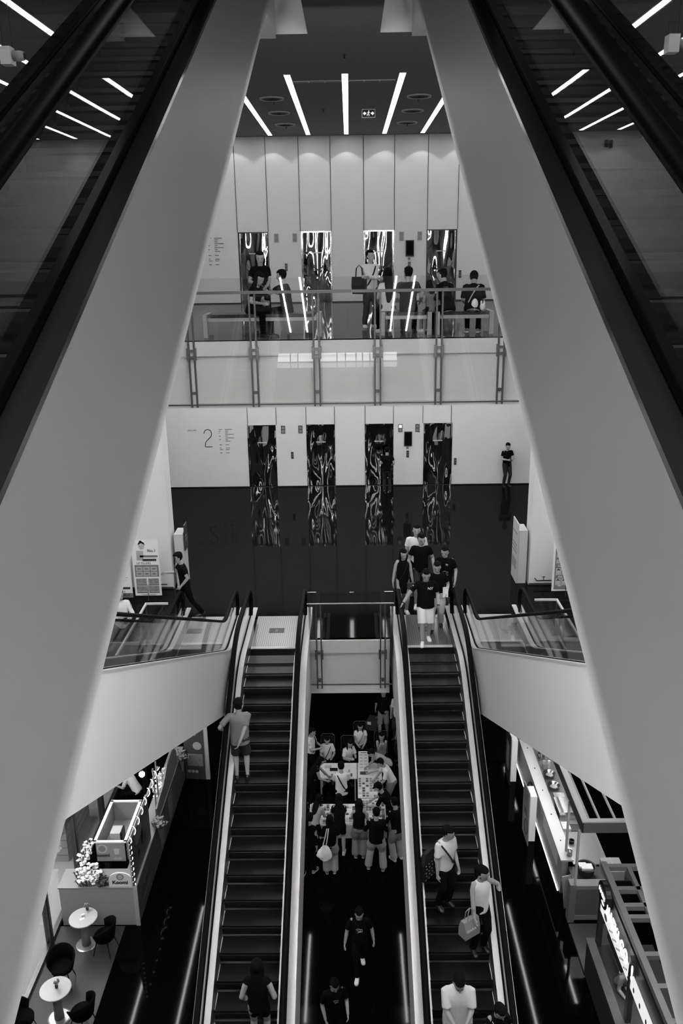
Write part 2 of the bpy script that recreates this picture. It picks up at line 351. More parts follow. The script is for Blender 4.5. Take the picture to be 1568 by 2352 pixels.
# ------------------------------------------------------------------ escalators
def fillet(pts, R):
    out = [pts[0]]
    for a, b, c in zip(pts, pts[1:], pts[2:]):
        A, B, C_ = Vector(a), Vector(b), Vector(c); d1 = (A-B).normalized(); d2 = (C_-B).normalized()
        th = math.acos(max(-1, min(1, d1.dot(d2)))); L = R/math.tan(th/2)
        p1, p2 = B+d1*L, B+d2*L
        for i in range(9):
            t = i/8; out.append(tuple(p1*(1-t)**2+B*2*t*(1-t)+p2*t*t))
    out.append(pts[-1]); return out
def zat(path, y):
    for (y0, z0), (y1, z1) in zip(path, path[1:]):
        if y0 <= y <= y1: return z0+(z1-z0)*(y-y0)/max(1e-9, y1-y0)
    return path[0][1] if y < path[0][0] else path[-1][1]
def ribbon(mb, path, lo, hi, x0, x1, y0=None, y1=None):
    y0 = path[0][0] if y0 is None else y0; y1 = path[-1][0] if y1 is None else y1
    ys = [y0]+[p[0] for p in path if y0 < p[0] < y1]+[y1]
    rings = []
    for y in ys:
        z = zat(path, y); rings.append([(x0, y, z+lo), (x0, y, z+hi), (x1, y, z+hi), (x1, y, z+lo)])
    return mb.loft(rings)
def escalator(label, cx, pts, up, deck, hr, truss, halfw, out_w, in_w, ends, combs, steprun, R=2.0, panel=None, dk=None, odk=None, led=None, rw=1.0, closed=(True, True), plates=True, mir=0):
    """pts: nosing line (y,z) with y rising; up = +1 when it climbs away from the viewer; deck/hr: heights above the nosing line;
       truss: depth of the cladding below the deck; halfw: glass to centre; ends: y where the handrails turn; combs: y of the two combs"""
    path = fillet(pts, R); t = thing('escalator', label, 'escalator', (cx, path[-1][0] if up > 0 else path[-1][0], 0))
    t.location = (cx, 0, 0)
    y0, y1 = path[0][0], path[-1][0]
    for s in (-1, 1):
        sd = 'left' if s < 0 else 'right'
        xa, xg, xi = s*(halfw+out_w), s*halfw, s*(halfw-in_w)
        m = MB(); ribbon(m, path, deck-truss, deck-0.035, xa, xa-s*0.04, y0, y1); m.build('side_panel', panel or TRUSS, t)
        m = MB(); ribbon(m, path, deck-0.035, deck, xa+s*0.006, xg+s*0.02, y0, y1); m.build('outer_deck', odk or dk or DECK, t)
        m = MB(); ribbon(m, path, deck-0.01, deck+0.012, xg-s*0.019, xg+s*0.019, ends[0]+0.05, ends[1]-0.05); m.build('glass_gasket', RUBBER, t)
        m = MB(); ribbon(m, path, deck-0.02, deck+0.004, xg-s*0.02, xi, y0, y1); m.build('inner_deck', dk or DECK, t)
        m = MB(); ribbon(m, path, -0.12, deck-0.02, xi, xi+s*0.02, combs[0]-0.8, combs[1]+0.8); m.build('skirt', DSTEEL, t)
        # handrail and its glass
        r = (hr-deck)/2+0.02
        def loopend(ye, sg):
            zc = zat(path, ye)+deck+r-0.06
            return [(ye+sg*r*math.cos(a), zc+r*math.sin(a)) for a in [(-0.42+0.92*i/9)*PI for i in range(10)]]
        mid = [(y, zat(path, y)+hr) for y in [ends[0]]+[p[0] for p in path if ends[0]+0.02 < p[0] < ends[1]-0.02]+[ends[1]]]
        L = loopend(ends[0], -1); Rr = loopend(ends[1], 1)
        line = L[:-1]+mid+Rr[:-1][::-1]
        if not closed[0]: line = mid+Rr[:-1][::-1]
        sec = [(-0.042, -0.012), (-0.042, 0.012), (-0.028, 0.026), (0.0, 0.031), (0.028, 0.026), (0.042, 0.012), (0.042, -0.012), (0.02, -0.02), (-0.02, -0.02)]
        rings = []
        for i, (y, z) in enumerate(line):
            a, b = line[max(0, i-1)], line[min(len(line)-1, i+1)]; d = Vector((b[0]-a[0], b[1]-a[1])).normalized(); nrm = Vector((-d.y, d.x))
            rings.append([(xg+u*rw, y+nrm.x*v*rw, z+nrm.y*v*rw) for u, v in sec])
        MB().loft(rings).build('handrail', RUBBER, t, smooth=True)
        inner = []
        for i, (y, z) in enumerate(line):
            a, b = line[max(0, i-1)], line[min(len(line)-1, i+1)]; d = Vector((b[0]-a[0], b[1]-a[1])).normalized(); nrm = Vector((-d.y, d.x))
            inner.append((y-nrm.x*0.022, z-nrm.y*0.022))
        base = [(y, zat(path, y)+deck) for y in [ends[0]+0.04]+[p[0] for p in path if ends[0]+0.06 < p[0] < ends[1]-0.06]+[ends[1]-0.04]]
        MB().prism(inner+base[::-1], xg-0.005, xg+0.005, 'x').build('glass_panel', EGLASS, t)
    xi = halfw-in_w
    m = MB(); ribbon(m, path, deck-truss-0.02, deck-truss, -(halfw+out_w), halfw+out_w, y0, y1); m.build('soffit', panel or TRUSS, t)
    for xl in led or []:
        m = MB(); ribbon(m, path, deck-truss-0.045, deck-truss-0.02, xl-0.024, xl+0.024, 1.5, 13.0); m.build('soffit_light', ELED, t)
    # steps: one tread and riser, copied
    w2 = xi-0.012
    sm = MB(); a, b = (0, steprun) if up > 0 else (-steprun, 0); d = 1 if up > 0 else -1
    sm.box(-w2, w2, a, b, -0.03, 0.0); sm.cur = 1
    pr = [(0.012*d, -0.03), (0.0, -0.05), (0.004*d, -0.10), (0.02*d, -0.16), (0.045*d, -0.21), (0.07*d, -0.21), (0.05*d, -0.10), (0.035*d, -0.03)]
    sm.prism(pr, -w2, w2, 'x'); sm.cur = 2
    for s in (-1, 1): sm.box(s*w2-0.012 if s > 0 else -w2, s*w2 if s > 0 else -w2+0.012, a+0.02, b-0.02, 0.0, 0.004)
    me = sm.mesh('step', [STEP, RISER, LGREY])
    y = combs[0]+0.02 if up > 0 else combs[1]-0.02
    while (y+steprun < combs[1]) if up > 0 else (y-steprun > combs[0]):
        o = bpy.data.objects.new('step', me); COL.objects.link(o); o.parent = t; o.location = (0, y, zat(path, y)); y += steprun*d
    for c, e, s in ((combs[0], y0, -1), (combs[1], y1, 1)):
        z = zat(path, c)
        MB().box(-w2, w2, min(c, c+s*0.09), max(c, c+s*0.09), z+0.0, z+0.02).build('comb', LGREY, t)
        if plates:
            MB().box(-xi if s < 0 else -xi, xi, min(c+s*0.09, e), max(c+s*0.09, e), z-0.02, z+0.016).build('floor_plate', PLATE, t)
    return t
def line(b, T): return lambda y: b+T*y
T30 = math.tan(PI/6)
bl = -15.55                                   # nosing line of the lower pair at y=0
yt = (Z2-bl)/T30; yb = (Z1-bl)/T30
LOW = [(yb-3.2, Z1), (yb, Z1), (yt, Z2), (18.47, Z2)]
for cx, side in ((-1.69, 'left'), (1.70, 'right')):
    e = escalator('%s escalator of the central pair going down to the ground floor' % side, cx, LOW, 1, 0.24, 0.90, 1.50, 0.63, 0.145, 0.12,
                  (yb-1.2, 17.85), (yb-1.15, 16.77), 0.36, R=2.2, dk=LDECK, rw=1.15)
    text('2', 0.16, GREY, e, (-0.05, 17.62, Z2+0.02), (0, 0, 0), name='level_number')
    MB().box(-0.17, 0.17, 17.55, 17.80, Z2+0.016, Z2+0.019).build('number_plaque', DARK, e)
SD = [(2.3-3.0, 0.0), (2.3, 0.0), (16.23, Z2), (18.47, Z2)]
for cx, side in ((-3.26, 'left'), (3.26, 'right')):
    escalator('outer %s escalator climbing from the middle lobby past the viewer' % side, cx, SD, -1, 0.25, 0.90, 1.37, 0.63, 0.10, 0.12,
              (1.0, 17.85), (1.2, 17.0), 0.37, R=1.6, mir=1, dk=LDECK)
T26 = math.tan(math.radians(26.3))
BG = [(-1.5, 0.0), (0.65/T26+0.0, 0.0), ((6.54+0.65)/T26, 6.54), (16.26, 6.54)]
for cx, side, led in ((-1.77, 'left', (-.45, .19)), (1.77, 'right', (-.19, .42))):
    escalator('large %s escalator beside the viewer rising into the ceiling opening' % side, cx, BG, 1, 0.24, 0.98, 1.56, 0.47, 0.14, 0.075,
                  (0.2, 15.9), (0.3, 15.5), 0.37, R=1.0, led=led, dk=IDECK, odk=ODECK, rw=1.3)
# ------------------------------------------------------------------ people
SK = mat('skin', 0.30, 0.5, noise=0.06, nscale=9); SKL = mat('skin_light', 0.36, 0.5)
HAIR = mat('black_hair', 0.004, 0.8, spec=0.06, bump=0.3, bscale=120)
FEAT = mat('face_features', 0.02, 0.4)
def cloth(n, v, noise=0.08, ns=6): return mat('cloth_'+n, v, 0.9, noise=noise, nscale=ns, spec=0.05)
CB = cloth('black', 0.004); CW = cloth('white', 0.60, 0.05); CG = cloth('grey', 0.17); CLG = cloth('pale_grey', 0.34); CD = cloth('charcoal', 0.022)
CJ = cloth('denim', 0.040, 0.35, 9); CK = cloth('khaki', 0.25); CPAT = cloth('dark_pattern', 0.035, 0.95, 22); CPW = cloth('pale_trousers', 0.45, 0.08); CPL = cloth('plaid', 0.10, 0.9, 14)
SHW = mat('white_shoe', 0.65, 0.5); SHB = mat('black_shoe', 0.01, 0.4); SHG = mat('grey_shoe', 0.15, 0.5)
rng = np.random.default_rng(7)
def remesh(mb, vox, smooth=2, wr=0.0, wk=22.0):
    me = mb.mesh('tmp', []); o = bpy.data.objects.new('tmp', me); COL.objects.link(o)
    md = o.modifiers.new('r', 'REMESH'); md.mode = 'VOXEL'; md.voxel_size = vox
    dg = bpy.context.evaluated_depsgraph_get(); r = bpy.data.meshes.new_from_object(o.evaluated_get(dg))
    bpy.data.objects.remove(o); bpy.data.meshes.remove(me)
    n = len(r.vertices); co = np.empty(n*3, np.float32); r.vertices.foreach_get('co', co); co = co.reshape(n, 3).astype(np.float64)
    e = np.empty(len(r.edges)*2, np.int32); r.edges.foreach_get('vertices', e); e = e.reshape(-1, 2)
    deg = np.bincount(e.ravel(), minlength=n)[:, None]+1e-9
    for _ in range(smooth):
        a = np.zeros_like(co)
        for k in range(3):
            a[:, k] = np.bincount(e[:, 0], co[e[:, 1], k], n)+np.bincount(e[:, 1], co[e[:, 0], k], n)
        co = co*0.45+a/deg*0.55
    if wr:
        no = np.empty(n*3, np.float32); r.vertices.foreach_get('normal', no); no = no.reshape(n, 3)
        h = np.zeros(n)
        for q in range(7):
            d = rng.normal(size=3)*np.array([1.0, 1.0, 0.75]); d *= wk*(0.5+0.25*q)/np.linalg.norm(d)
            h += np.sin(co@d+rng.uniform(0, 6.28)+1.5*np.sin(co@rng.normal(size=3)*6))/(1+0.45*q)
        co += no*(h*wr)[:, None]
    r.vertices.foreach_set('co', co.astype(np.float32).ravel()); r.polygons.foreach_set('use_smooth', [True]*len(r.polygons)); r.update(); return r
def V3(*a): return Vector(a)
def ell(c, a, b, rx, ry, n=14): return [c+a*(rx*math.cos(2*PI*k/n))+b*(ry*math.sin(2*PI*k/n)) for k in range(n)]
def ik(A, B, l1, l2, pole):
    d = B-A; L = min(d.length, (l1+l2)*0.999); d = d.normalized(); B = A+d*L
    x = (l1*l1-l2*l2+L*L)/(2*L); h = math.sqrt(max(0, l1*l1-x*x)); p = pole-d*pole.dot(d)
    p = p.normalized() if p.length > 1e-6 else V3(0, 1, 0)
    return A+d*x+p*h, B
def limb(mb, pts, rad, n=12, hem=False):
    """tapered limb with rounded ends through joints, rings added between them"""
    P = []; R = []
    for i in range(len(pts)-1):
        for k in range(4):
            t = k/4; P.append(pts[i].lerp(pts[i+1], t)); R.append(rad[i]*(1-t)+rad[i+1]*t)
    P.append(pts[-1]); R.append(rad[-1])
    d0 = (P[0]-P[1]).normalized(); d1 = (P[-1]-P[-2]).normalized()
    tl = [] if hem else [P[-1]+d1*R[-1]*0.5, P[-1]+d1*R[-1]*0.9]
    P = [P[0]+d0*R[0]*0.9, P[0]+d0*R[0]*0.5]+P+tl; R = [R[0]*0.3, R[0]*0.85]+R+([] if hem else [R[-1]*0.85, R[-1]*0.3])
    mb.tube(P, R, n)
def as_ob(name, me, m, parent, label=None):
    me.name = name; me.materials.clear(); me.materials.append(m); o = bpy.data.objects.new(name, me); COL.objects.link(o); o.parent = parent
    if label: o['label'] = label
    return o
NP = 0
def person(label, loc, rz=0.0, H=1.68, fem=False, fat=1.0, hip=(0, 0, 0.90), lean=0.0, side=0.0, twist=0.0, hp=0.0, hy=0.0,
           lh=None, rh=None, lf=(0.10, 0.0), rf=(-0.10, 0.0), le=None, re=None, lk=None, rk=None, curl=0.5,
           top=CB, sleeve=0.62, toplen=-0.08, bot=CD, botlen=1.0, botw=1.0, skirt=0.0, shoes=SHB, hair='short', skin=None, extra=None, group=None, collar=False, flat=False, fc=1.0):
    """local frame: faces -Y, x to its own left = +x ; lh/rh: wrists, lf/rf: ankles (x,y[,z]) in metres for a 1.70 m body"""
    global NP; NP += 1
    t = thing('person', label, 'person', loc, rz, group); s = H/1.70; skin = skin or SK
    hp *= .6
    sw = (0.155 if fem else 0.180)*(0.7+0.3*fat)
    P = V3(*hip); ca, sa = math.cos(lean), math.sin(lean)
    u = V3(math.sin(side), -sa, ca).normalized(); sd = V3(math.cos(twist), math.sin(twist), 0); sd = (sd-u*sd.dot(u)).normalized(); f = u.cross(sd)*-1.0
    if f.y > 0: f = -f
    up2 = (u+V3(0, 0, 0.5)).normalized()
    N = P+u*0.515; S = {1: P+u*0.475+sd*sw, -1: P+u*0.475-sd*sw}
    # head frame
    hu = (Matrix.Rotation(hp*(1 if sd.cross(u).dot(f) > 0 else -1), 3, sd) @ up2).normalized(); hf = (f-hu*f.dot(hu)).normalized(); hf = Matrix.Rotation(hy, 3, hu) @ hf; hs = hf.cross(hu)
    if hs.dot(sd) < 0: hs = -hs
    HC = N+up2*0.065+hu*0.105+hf*0.015
    B = MB()
    sl = [(z*1.12, c*1.1, a*1.13, b*1.12) for z, c, a, b in [(-.114, .040, .022, .020), (-.095, .034, .042, .046), (-.07, .022, .055, .066), (-.035, .010, .064, .082), (0, .004, .071, .091), (.035, -.002, .074, .095), (.065, -.006, .070, .089), (.09, -.009, .056, .072), (.108, -.010, .032, .042), (.114, -.01, .012, .016)]]
    B.loft([ell(HC+hu*z+hf*c, hs, hf, rx, ry, 18) for z, c, rx, ry in sl])
    B.tube([HC+hu*.022+hf*.099, HC+hu*(-.005)+hf*.110, HC+hu*(-.026)+hf*.121, HC+hu*(-.034)+hf*.104], [.008, .010, .014, .010], 8)
    for k in (-1, 1): B.ball(tuple(HC+hs*(.083*k)-hf*.005-hu*.008), (.012, .018, .029), 8, 5)
    B.tube([HC-hu*.08-hf*.012, N+up2*.02, N-u*.03], [.054, .056, .065], 12)
    tr = [(-.10, .13, .10), (0, .155, .105), (.14, .135, .095), (.28, .145, .105), (.40, .155, .10), (.46, .13, .08), (.51, .06, .055)]
    B.loft([ell(P+u*z, sd, f, rx*fat*(0.93 if fem else 1), ry*fat, 16) for z, rx, ry in tr])
    arms = {}
    for k, tg, el in ((1, lh, le), (-1, rh, re)):
        tg = V3(*tg) if tg else P+V3(0.0, 0, 0)+sd*(k*(sw+.065))-V3(0, 0.03, 0.075)
        pole = V3(*el) if el else V3(0.35*k, 0.9, -0.25)
        E, W = ik(S[k], tg, .285, .255, pole); arms[k] = (S[k], E, W)
        limb(B, [S[k]-sd*(.03*k), S[k].lerp(E, .35), E, E.lerp(W, .3), W], [.048, .047*fat**.5, .038, .039, .026])
        d = (W-E).normalized(); inner = -sd*k; pn = (inner-d*inner.dot(d)).normalized(); ax = d.cross(pn).normalized()
        if ax.dot(f) < 0: ax = -ax
        if flat: pn, ax = V3(0, 0, -1)-d*(-d.z), ax
        pn = pn.normalized(); K = W+d*.085
        B.loft([ell(W-d*.01, ax, pn, .024, .017, 10), ell(W+d*.03, ax, pn, .034, .016, 10), ell(K, ax, pn, .040, .013, 10), ell(K+d*.008, ax, pn, .03, .009, 10)])
        for j, (o_, ln) in enumerate(((.031, .070), (.011, .078), (-.010, .073), (-.030, .058))):
            a = K+ax*o_; c1 = curl*(0.7+0.15*j); d1 = (d*math.cos(c1)+pn*math.sin(c1)); d2 = (d*math.cos(2.1*c1)+pn*math.sin(2.1*c1))
            B.tube([a-d*.01, a+d1*ln*.5, a+d1*ln*.5+d2*ln*.5], [.0105, .0098, .0085], 7)
        a = W+d*.025+ax*.026; td = (d*.75+ax*.65+pn*.35).normalized(); B.tube([a, a+td*.035, a+td*.035+(d*.9+pn*.4).normalized()*.032], [.013, .0115, .0095], 7)
    legs = {}
    for k, ft, kn in ((1, lf, lk), (-1, rf, rk)):
        A = P+sd*(.085*k)-V3(0, 0, .02); az = ft[2] if len(ft) > 2 else 0.085
        Kn, An = ik(A, V3(ft[0], ft[1], az), .42, .415, V3(*kn) if kn else V3(0.08*k, -1, 0)); legs[k] = (A, Kn, An)
        if botlen < 1.0 or skirt: limb(B, [A, A.lerp(Kn, .4), Kn, Kn.lerp(An, .3), An], [.085*fat, .076*fat, .053, .056, .036])
        else: limb(B, [A, Kn, An], [.07, .05, .036])
    B.v = [(x*s, y*s, z*s) for x, y, z in B.v]
    lower = garment = None
    body = as_ob('body', remesh(B, 0.0088, 1), skin, t)
    # face features
    F = MB()
    for k in (-1, 1):
        F.ball(tuple((HC+hf*.098+hs*(.033*k)+hu*.004)*s), (.0115*s, .006*s, .0055*s), 8, 4)
        F.tube([(HC+hf*.103+hs*(.018*k)+hu*.026)*s, (HC+hf*.098+hs*(.050*k)+hu*.025)*s], .0035*s, 5)
    F.tube([(HC+hf*.090+hs*.023-hu*.070)*s, (HC+hf*.100-hu*.069)*s, (HC+hf*.090-hs*.023-hu*.070)*s], .0042*s, 5)
    F.build('face_features', FEAT, t)
    # hair
    Hh = MB(); rings = []
    for z, c, rx, ry in [(a_*1.12, b_*1.1, c_*1.13, d_*1.12) for a_, b_, c_, d_ in [(-.060, .018, .058, .070), (-.035, .010, .064, .082), (-.01, .005, .070, .090), (.02, 0, .074, .094), (.05, -.004, .073, .093), (.078, -.008, .065, .083), (.10, -.010, .048, .062), (.116, -.012, .024, .032), (.120, -.012, .006, .008)]]:
        rg = []
        for j in range(20):
            a = 2*PI*j/20; fr = math.sin(a)     # fr = 1 straight ahead
            lim = .072 if hair != 'bald' else .2; g = 1.14 if z > .06 else 1.12
            if fr > 0.25 and z < lim: g = 0.86
            elif fr > -0.1 and z < -.01: g = 0.90 if hair in ('short', 'bun', 'cap') else 1.1
            rg.append(HC+hu*(z*1.06+.006)+hf*c+hs*(rx*g*math.cos(a))+hf*(ry*g*math.sin(a)*(1.06 if fr < 0 else 1)))
        rings.append(rg)
    Hh.loft(rings)
    if hair in ('long', 'longer', 'bob'):
        L = {'bob': .13, 'long': .26, 'longer': .42}[hair]; c0 = HC-hf*.045
        pts = [c0+hu*.02, c0-hu*.06, N-f*.075-up2*.02, N-f*.105-u*(L*.5), N-f*.10-u*L]
        Hh.loft([ell(p, hs if i < 2 else sd, hf if i < 2 else f, w_, h_, 14) for i, (p, w_, h_) in enumerate(zip(pts, (.084, .088, .095, .085, .05), (.05, .05, .038, .030, .016)))])
        for k in (-1, 1): Hh.tube([HC+hs*(.075*k)+hu*.03, HC+hs*(.082*k)-hu*.05+hf*.005, N+sd*(.075*k)+f*.035-u*.01, N+sd*(.072*k)+f*.085-u*(.10 if hair != 'bob' else .0)], [.026, .028, .026, .012], 8)
    if hair == 'pony': Hh.tube([HC-hf*.09+hu*.03, HC-hf*.135-hu*.0, N-f*.13-u*.06, N-f*.125-u*.22, N-f*.11-u*.30], [.028, .036, .036, .026, .008], 10)
    if hair == 'bun': Hh.ball(tuple(HC-hf*.08+hu*.085), .045, 10, 6)
    Hh.v = [(x*s, y*s, z*s) for x, y, z in Hh.v]
    if hair == 'cap':
        Hc = MB(); Hc.loft([ell(HC+hu*z-hf*.002, hs, hf, a, b, 20) for z, a, b in ((.045, .082, .104), (.07, .081, .102), (.095, .068, .086), (.115, .042, .055), (.125, .01, .014))])
        Hc.prism([(-.07, .05), (-.055, .14), (0, .165), (.055, .14), (.07, .05)], -.006, .004, 'z')
        nv = len(Hc.v)
        for i in range(nv-10, nv):
            x, y, z = Hc.v[i]; p = HC+hu*(z+.05)+hs*x+hf*y; Hc.v[i] = tuple(p)
        Hc.v = [tuple(V3(*p)*s) for p in Hc.v]; Hc.build('cap', CB, t, smooth=True)
    if hair != 'bald': as_ob('hair', remesh(Hh, 0.010, 1, wr=0.0012, wk=60), HAIR, t)
    # upper garment
    T = MB(); g = fat
    w_ = .95 if fem else 1.0
    prof = [(toplen, .172, .125), (toplen+.06, .170, .125), (.10, .158 if fem else .165, .118), (.22, .160, .120), (.33, .172, .128 if fem else .122), (.41, .176, .112), (.455, .164, .095), (.488, .115, .078), (.505, .075, .07), (.515, .070, .065)]
    if skirt: prof = [(-skirt, .20, .17), (-skirt*.5, .185, .15)]+[(.0, .168, .12)]+prof[2:]
    T.loft([ell(P+u*z if z > -.05 else P+u*(-.05)+V3(0, 0, -1)*(-.05-z), sd, f, rx*g*w_, ry*g, 18) for z, rx, ry in prof])
    for k in (1, -1):
        A, E, W = arms[k]
        if sleeve <= 0: continue
        if sleeve <= 1: pts = [A-sd*(.07*k)-u*.01, A-sd*(.012*k)-u*.006, A.lerp(E, sleeve)]; rd = [.056, .056*g**.5, .060*g**.5]
        else: pts = [A-sd*(.07*k)-u*.01, A-sd*(.012*k)-u*.006, E, E.lerp(W, min(.98, sleeve-1))]; rd = [.056, .055*g**.5, .048, .038]
        limb(T, pts, rd, hem=True)
    if collar: T.loft([ell(N-u*.03, sd, f, .085, .08, 14), ell(N+up2*.03, sd, f, .068, .066, 14)])
    T.v = [(x*s, y*s, z*s) for x, y, z in T.v]
    garment = as_ob('dress' if skirt else 'top', remesh(T, 0.0135, 2, wr=0.0030*fc, wk=20), top, t)
    # lower garment
    if not skirt:
        L_ = MB(); L_.loft([ell(P+u*z, sd, f, rx*g, ry*g, 16) for z, rx, ry in ((.10, .145, .10), (.04, .160, .115), (-.03, .165, .122), (-.09, .15, .115))])
        for k in (1, -1):
            A, Kn, An = legs[k]
            if botlen < 1: pts = [A, A.lerp(Kn, .5), A.lerp(Kn, min(1, botlen/.55))]; rd = [.090*g, .082*g*botw, .078*g*botw]
            else: pts = [A, A.lerp(Kn, .5), Kn, Kn.lerp(An, .6), An+V3(0, 0, -.02)]; rd = [.096*g, .086*g*botw, .066*botw, .062*botw**1.25, .060*botw**1.35]
            limb(L_, pts, rd, hem=True)
        L_.v = [(x*s, y*s, z*s) for x, y, z in L_.v]
        lower = as_ob('shorts' if botlen < 1 else 'trousers', remesh(L_, 0.0135, 2, wr=0.0032*fc, wk=18), bot, t)
    for k in (1, -1):
        A, Kn, An = legs[k]; fd = V3(0.16*k, -1, 0).normalized(); fd = Matrix.Rotation(twist*.5, 3, 'Z') @ fd; fs = V3(-fd.y, fd.x, 0)
        base = V3(An.x, An.y, An.z-.085); M_ = MB()
        prof2 = [(-.075, .022, .045, .02), (-.06, .034, .085, .0), (-.02, .037, .105, 0), (.03, .040, .09, 0), (.08, .045, .062, 0), (.13, .046, .050, 0), (.165, .036, .040, 0), (.185, .014, .022, .004)]
        rg = []
        for d_, w2, h2, z0 in prof2:
            c = base+fd*d_; rg.append([c+fs*(w2*math.cos(a))+V3(0, 0, max(0, z0+h2*.5+h2*.5*math.sin(a)*(1.0 if math.sin(a) > 0 else 1.0))) for a in [2*PI*j/12 for j in range(12)]])
        M_.loft(rg); M_.v = [(x*s, y*s, z*s) for x, y, z in M_.v]; sh = M_.build('shoe', shoes, t, smooth=True)
        SO = MB(); SO.prism([tuple(((base+fd*d_+fs*w2)*s)[:2]) for d_, w2, h2, z0 in prof2]+[tuple(((base+fd*d_-fs*w2)*s)[:2]) for d_, w2, h2, z0 in prof2[::-1]], (base.z)*s, (base.z+.018)*s, 'z'); SO.build('sole', SHW if shoes in (SHW, SHG) else SHB, sh)
    for fn in (extra or []): fn(t, dict(P=P, u=u, f=f, sd=sd, N=N, S=S, HC=HC, hf=hf, hs=hs, hu=hu, arms=arms, legs=legs, s=s, fat=fat, top=garment, bot=lower or garment, body=body, loc=Vector(loc), rz=rz))
    return t
# small things worn: parts of the person
def glasses(t, j):
    m = MB(); s = j['s']
    for k in (-1, 1):
        c = j['HC']+j['hf']*.098+j['hs']*(.031*k)+j['hu']*.003
        m.tube([(c+j['hs']*(.023*math.cos(a))+j['hu']*(.018*math.sin(a)))*s for a in [2*PI*i/12 for i in range(13)]], .0022*s, 5)
        m.tube([(c+j['hs']*(.023*k))*s, (j['HC']+j['hs']*(.078*k)-j['hf']*.0)*s], .0022*s, 5)
    m.build('glasses', FEAT, j['body'])
def watch(side):
    def fn(t, j):
        A, E, W = j['arms'][side]; d = (W-E).normalized(); a = d.orthogonal().normalized(); b = d.cross(a)
        MB().loft([ell((W-d*.03)*j['s'], a, b, .033, .028, 12), ell((W-d*.005)*j['s'], a, b, .031, .026, 12)]).build('wristwatch', BLACK, j['body'])
    return fn
def strap(m, w=.012, sgn=1):
    def fn(t, j):
        P, u, f, sd, s = j['P'], j['u'], j['f'], j['sd'], j['s']; M_ = MB(); pts = []
        for i in range(25):
            a = 2*PI*i/24; z = .24+.24*math.cos(a); x = sgn*(.10*math.cos(a)+.0)*j['fat']; y = .143*math.sin(a)*j['fat']
            pts.append((P+u*z+sd*x*1.15+f*y*(1.08 if abs(math.sin(a)) > .3 else 1))*s)
        M_.tube(pts, w*s, 6, cap=False); M_.build('shoulder_strap', m, j['top'])
    return fn
def badge(txt, size, m=None, h=.36, off=.07):
    def fn(t, j):
        P, u, f, sd, s = j['P'], j['u'], j['f'], j['sd'], j['s']; c = (P+u*h+f*.134+sd*off)*s
        o = text(txt, size, m or WHITE, j['top'], (0, 0, 0), (0, 0, 0), 0.004, 'CENTER', 'print')
        R_ = Matrix((sd*-1.0 if sd.cross(u).dot(f) < 0 else sd, u, f)).transposed().to_4x4()
        x = u.cross(f).normalized(); R_ = Matrix((x, u, f)).transposed().to_4x4(); R_.translation = c; o.matrix_local = R_
    return fn
def graphic(w, h, m, z=.30, off=0.0):
    """abstract line print on the chest"""
    def fn(t, j):
        P, u, f, sd, s = j['P'], j['u'], j['f'], j['sd'], j['s']; M_ = MB()
        for k, (a, b, c, d) in enumerate(((-1, .6, -.3, 1), (-.3, 1, .5, .5), (.5, .5, .3, -.4), (.3, -.4, -.5, -1), (-.8, .1, .1, -.2), (.2, -.7, 1, -.3), (.7, .9, 1, .2))):
            M_.tube([(P+u*(z+h*b)+sd*(off+w*a)+f*.136)*s, (P+u*(z+h*d)+sd*(off+w*c)+f*.136)*s], .005*s, 5)
        M_.build('print', m, j['top'])
    return fn
def phone(who, hands=(1, -1)):
    def fn(t, j):
        c = sum((j['arms'][k][2] for k in hands), V3(0, 0, 0))/len(hands); s = j['s']; q = (c+V3(0, -.075, .035))*s
        m = MB(); m.box(-.038, .038, -.005, .005, -.07, .07); t2 = thing('phone', 'dark phone held by '+who, 'phone', tuple(j['loc']+Matrix.Rotation(j['rz'], 3, 'Z') @ q), j['rz']); t2.rotation_euler = (-0.9, 0, j['rz']); m.build('phone_body', BLACK, t2); MB().box(-.034, .034, -.0065, -.005, -.064, .064).build('phone_screen', mat('dark_screen', .02, .1), t2)
    return fn
def belt(t, j):
    P, u, f, sd, s = j['P'], j['u'], j['f'], j['sd'], j['s']
    MB().loft([ell((P+u*.03)*s, sd, f, .170, .128, 16), ell((P+u*.065)*s, sd, f, .168, .126, 16)]).build('belt', BLACK, j['bot'])
def G_(z): return z
STAND = dict()
def ph(z=1.12, y=-.30, x=.05): return dict(lh=(x+.03, y, z), rh=(-x-.03, y, z), le=(.6, .3, -.9), re=(-.6, .3, -.9))
SIT = dict(hip=(0, 0, .56), lf=(.12, -.44), rf=(-.12, -.42), lk=(.1, -1, .8), rk=(-.1, -1, .8))
A_ = math.pi
# upper lobby
person('man in a white sweater with crossed arms standing before the third upper lift', (0.52, 20.15, 0), -0.6+0.9, 1.70, hy=0.35, hp=0.05,
       lh=(-.13, -.20, 1.14), rh=(.13, -.22, 1.10), le=(.8, .2, -.7), re=(-.8, .2, -.7), top=CW, sleeve=1.9, bot=CJ, shoes=SHW, botw=1.1, extra=[strap(CB, .015)], lf=(.09, .0), rf=(-.12, .05))
person('woman with long black hair in a black shirt standing behind the left bench', (-1.84, 18.75, 0), 0.15, 1.72, True, hp=.45, lh=(.10, -.26, 1.00), rh=(-.16, -.26, 1.08), top=CB, bot=CB, hair='longer', fat=1.1, botlen=.5, botw=1.1)
person('woman in black seated at the left end of the upper bench, bent forward', (-2.02, 18.45, 0), 0.9, 1.68, True, **SIT, lean=.35, hp=.4, lh=(.05, -.42, .72), rh=(-.10, -.40, .70), top=CB, bot=CB, hair='long')
person('man in a black shirt seated on the left bench with an arm stretched out', (-1.28, 18.5, 0), -1.9, 1.68, **SIT, lean=.12, hp=.25, lh=(.10, -.50, 1.0), rh=(-.14, -.48, .96), top=CB, bot=CB, botlen=.55, shoes=SHG)
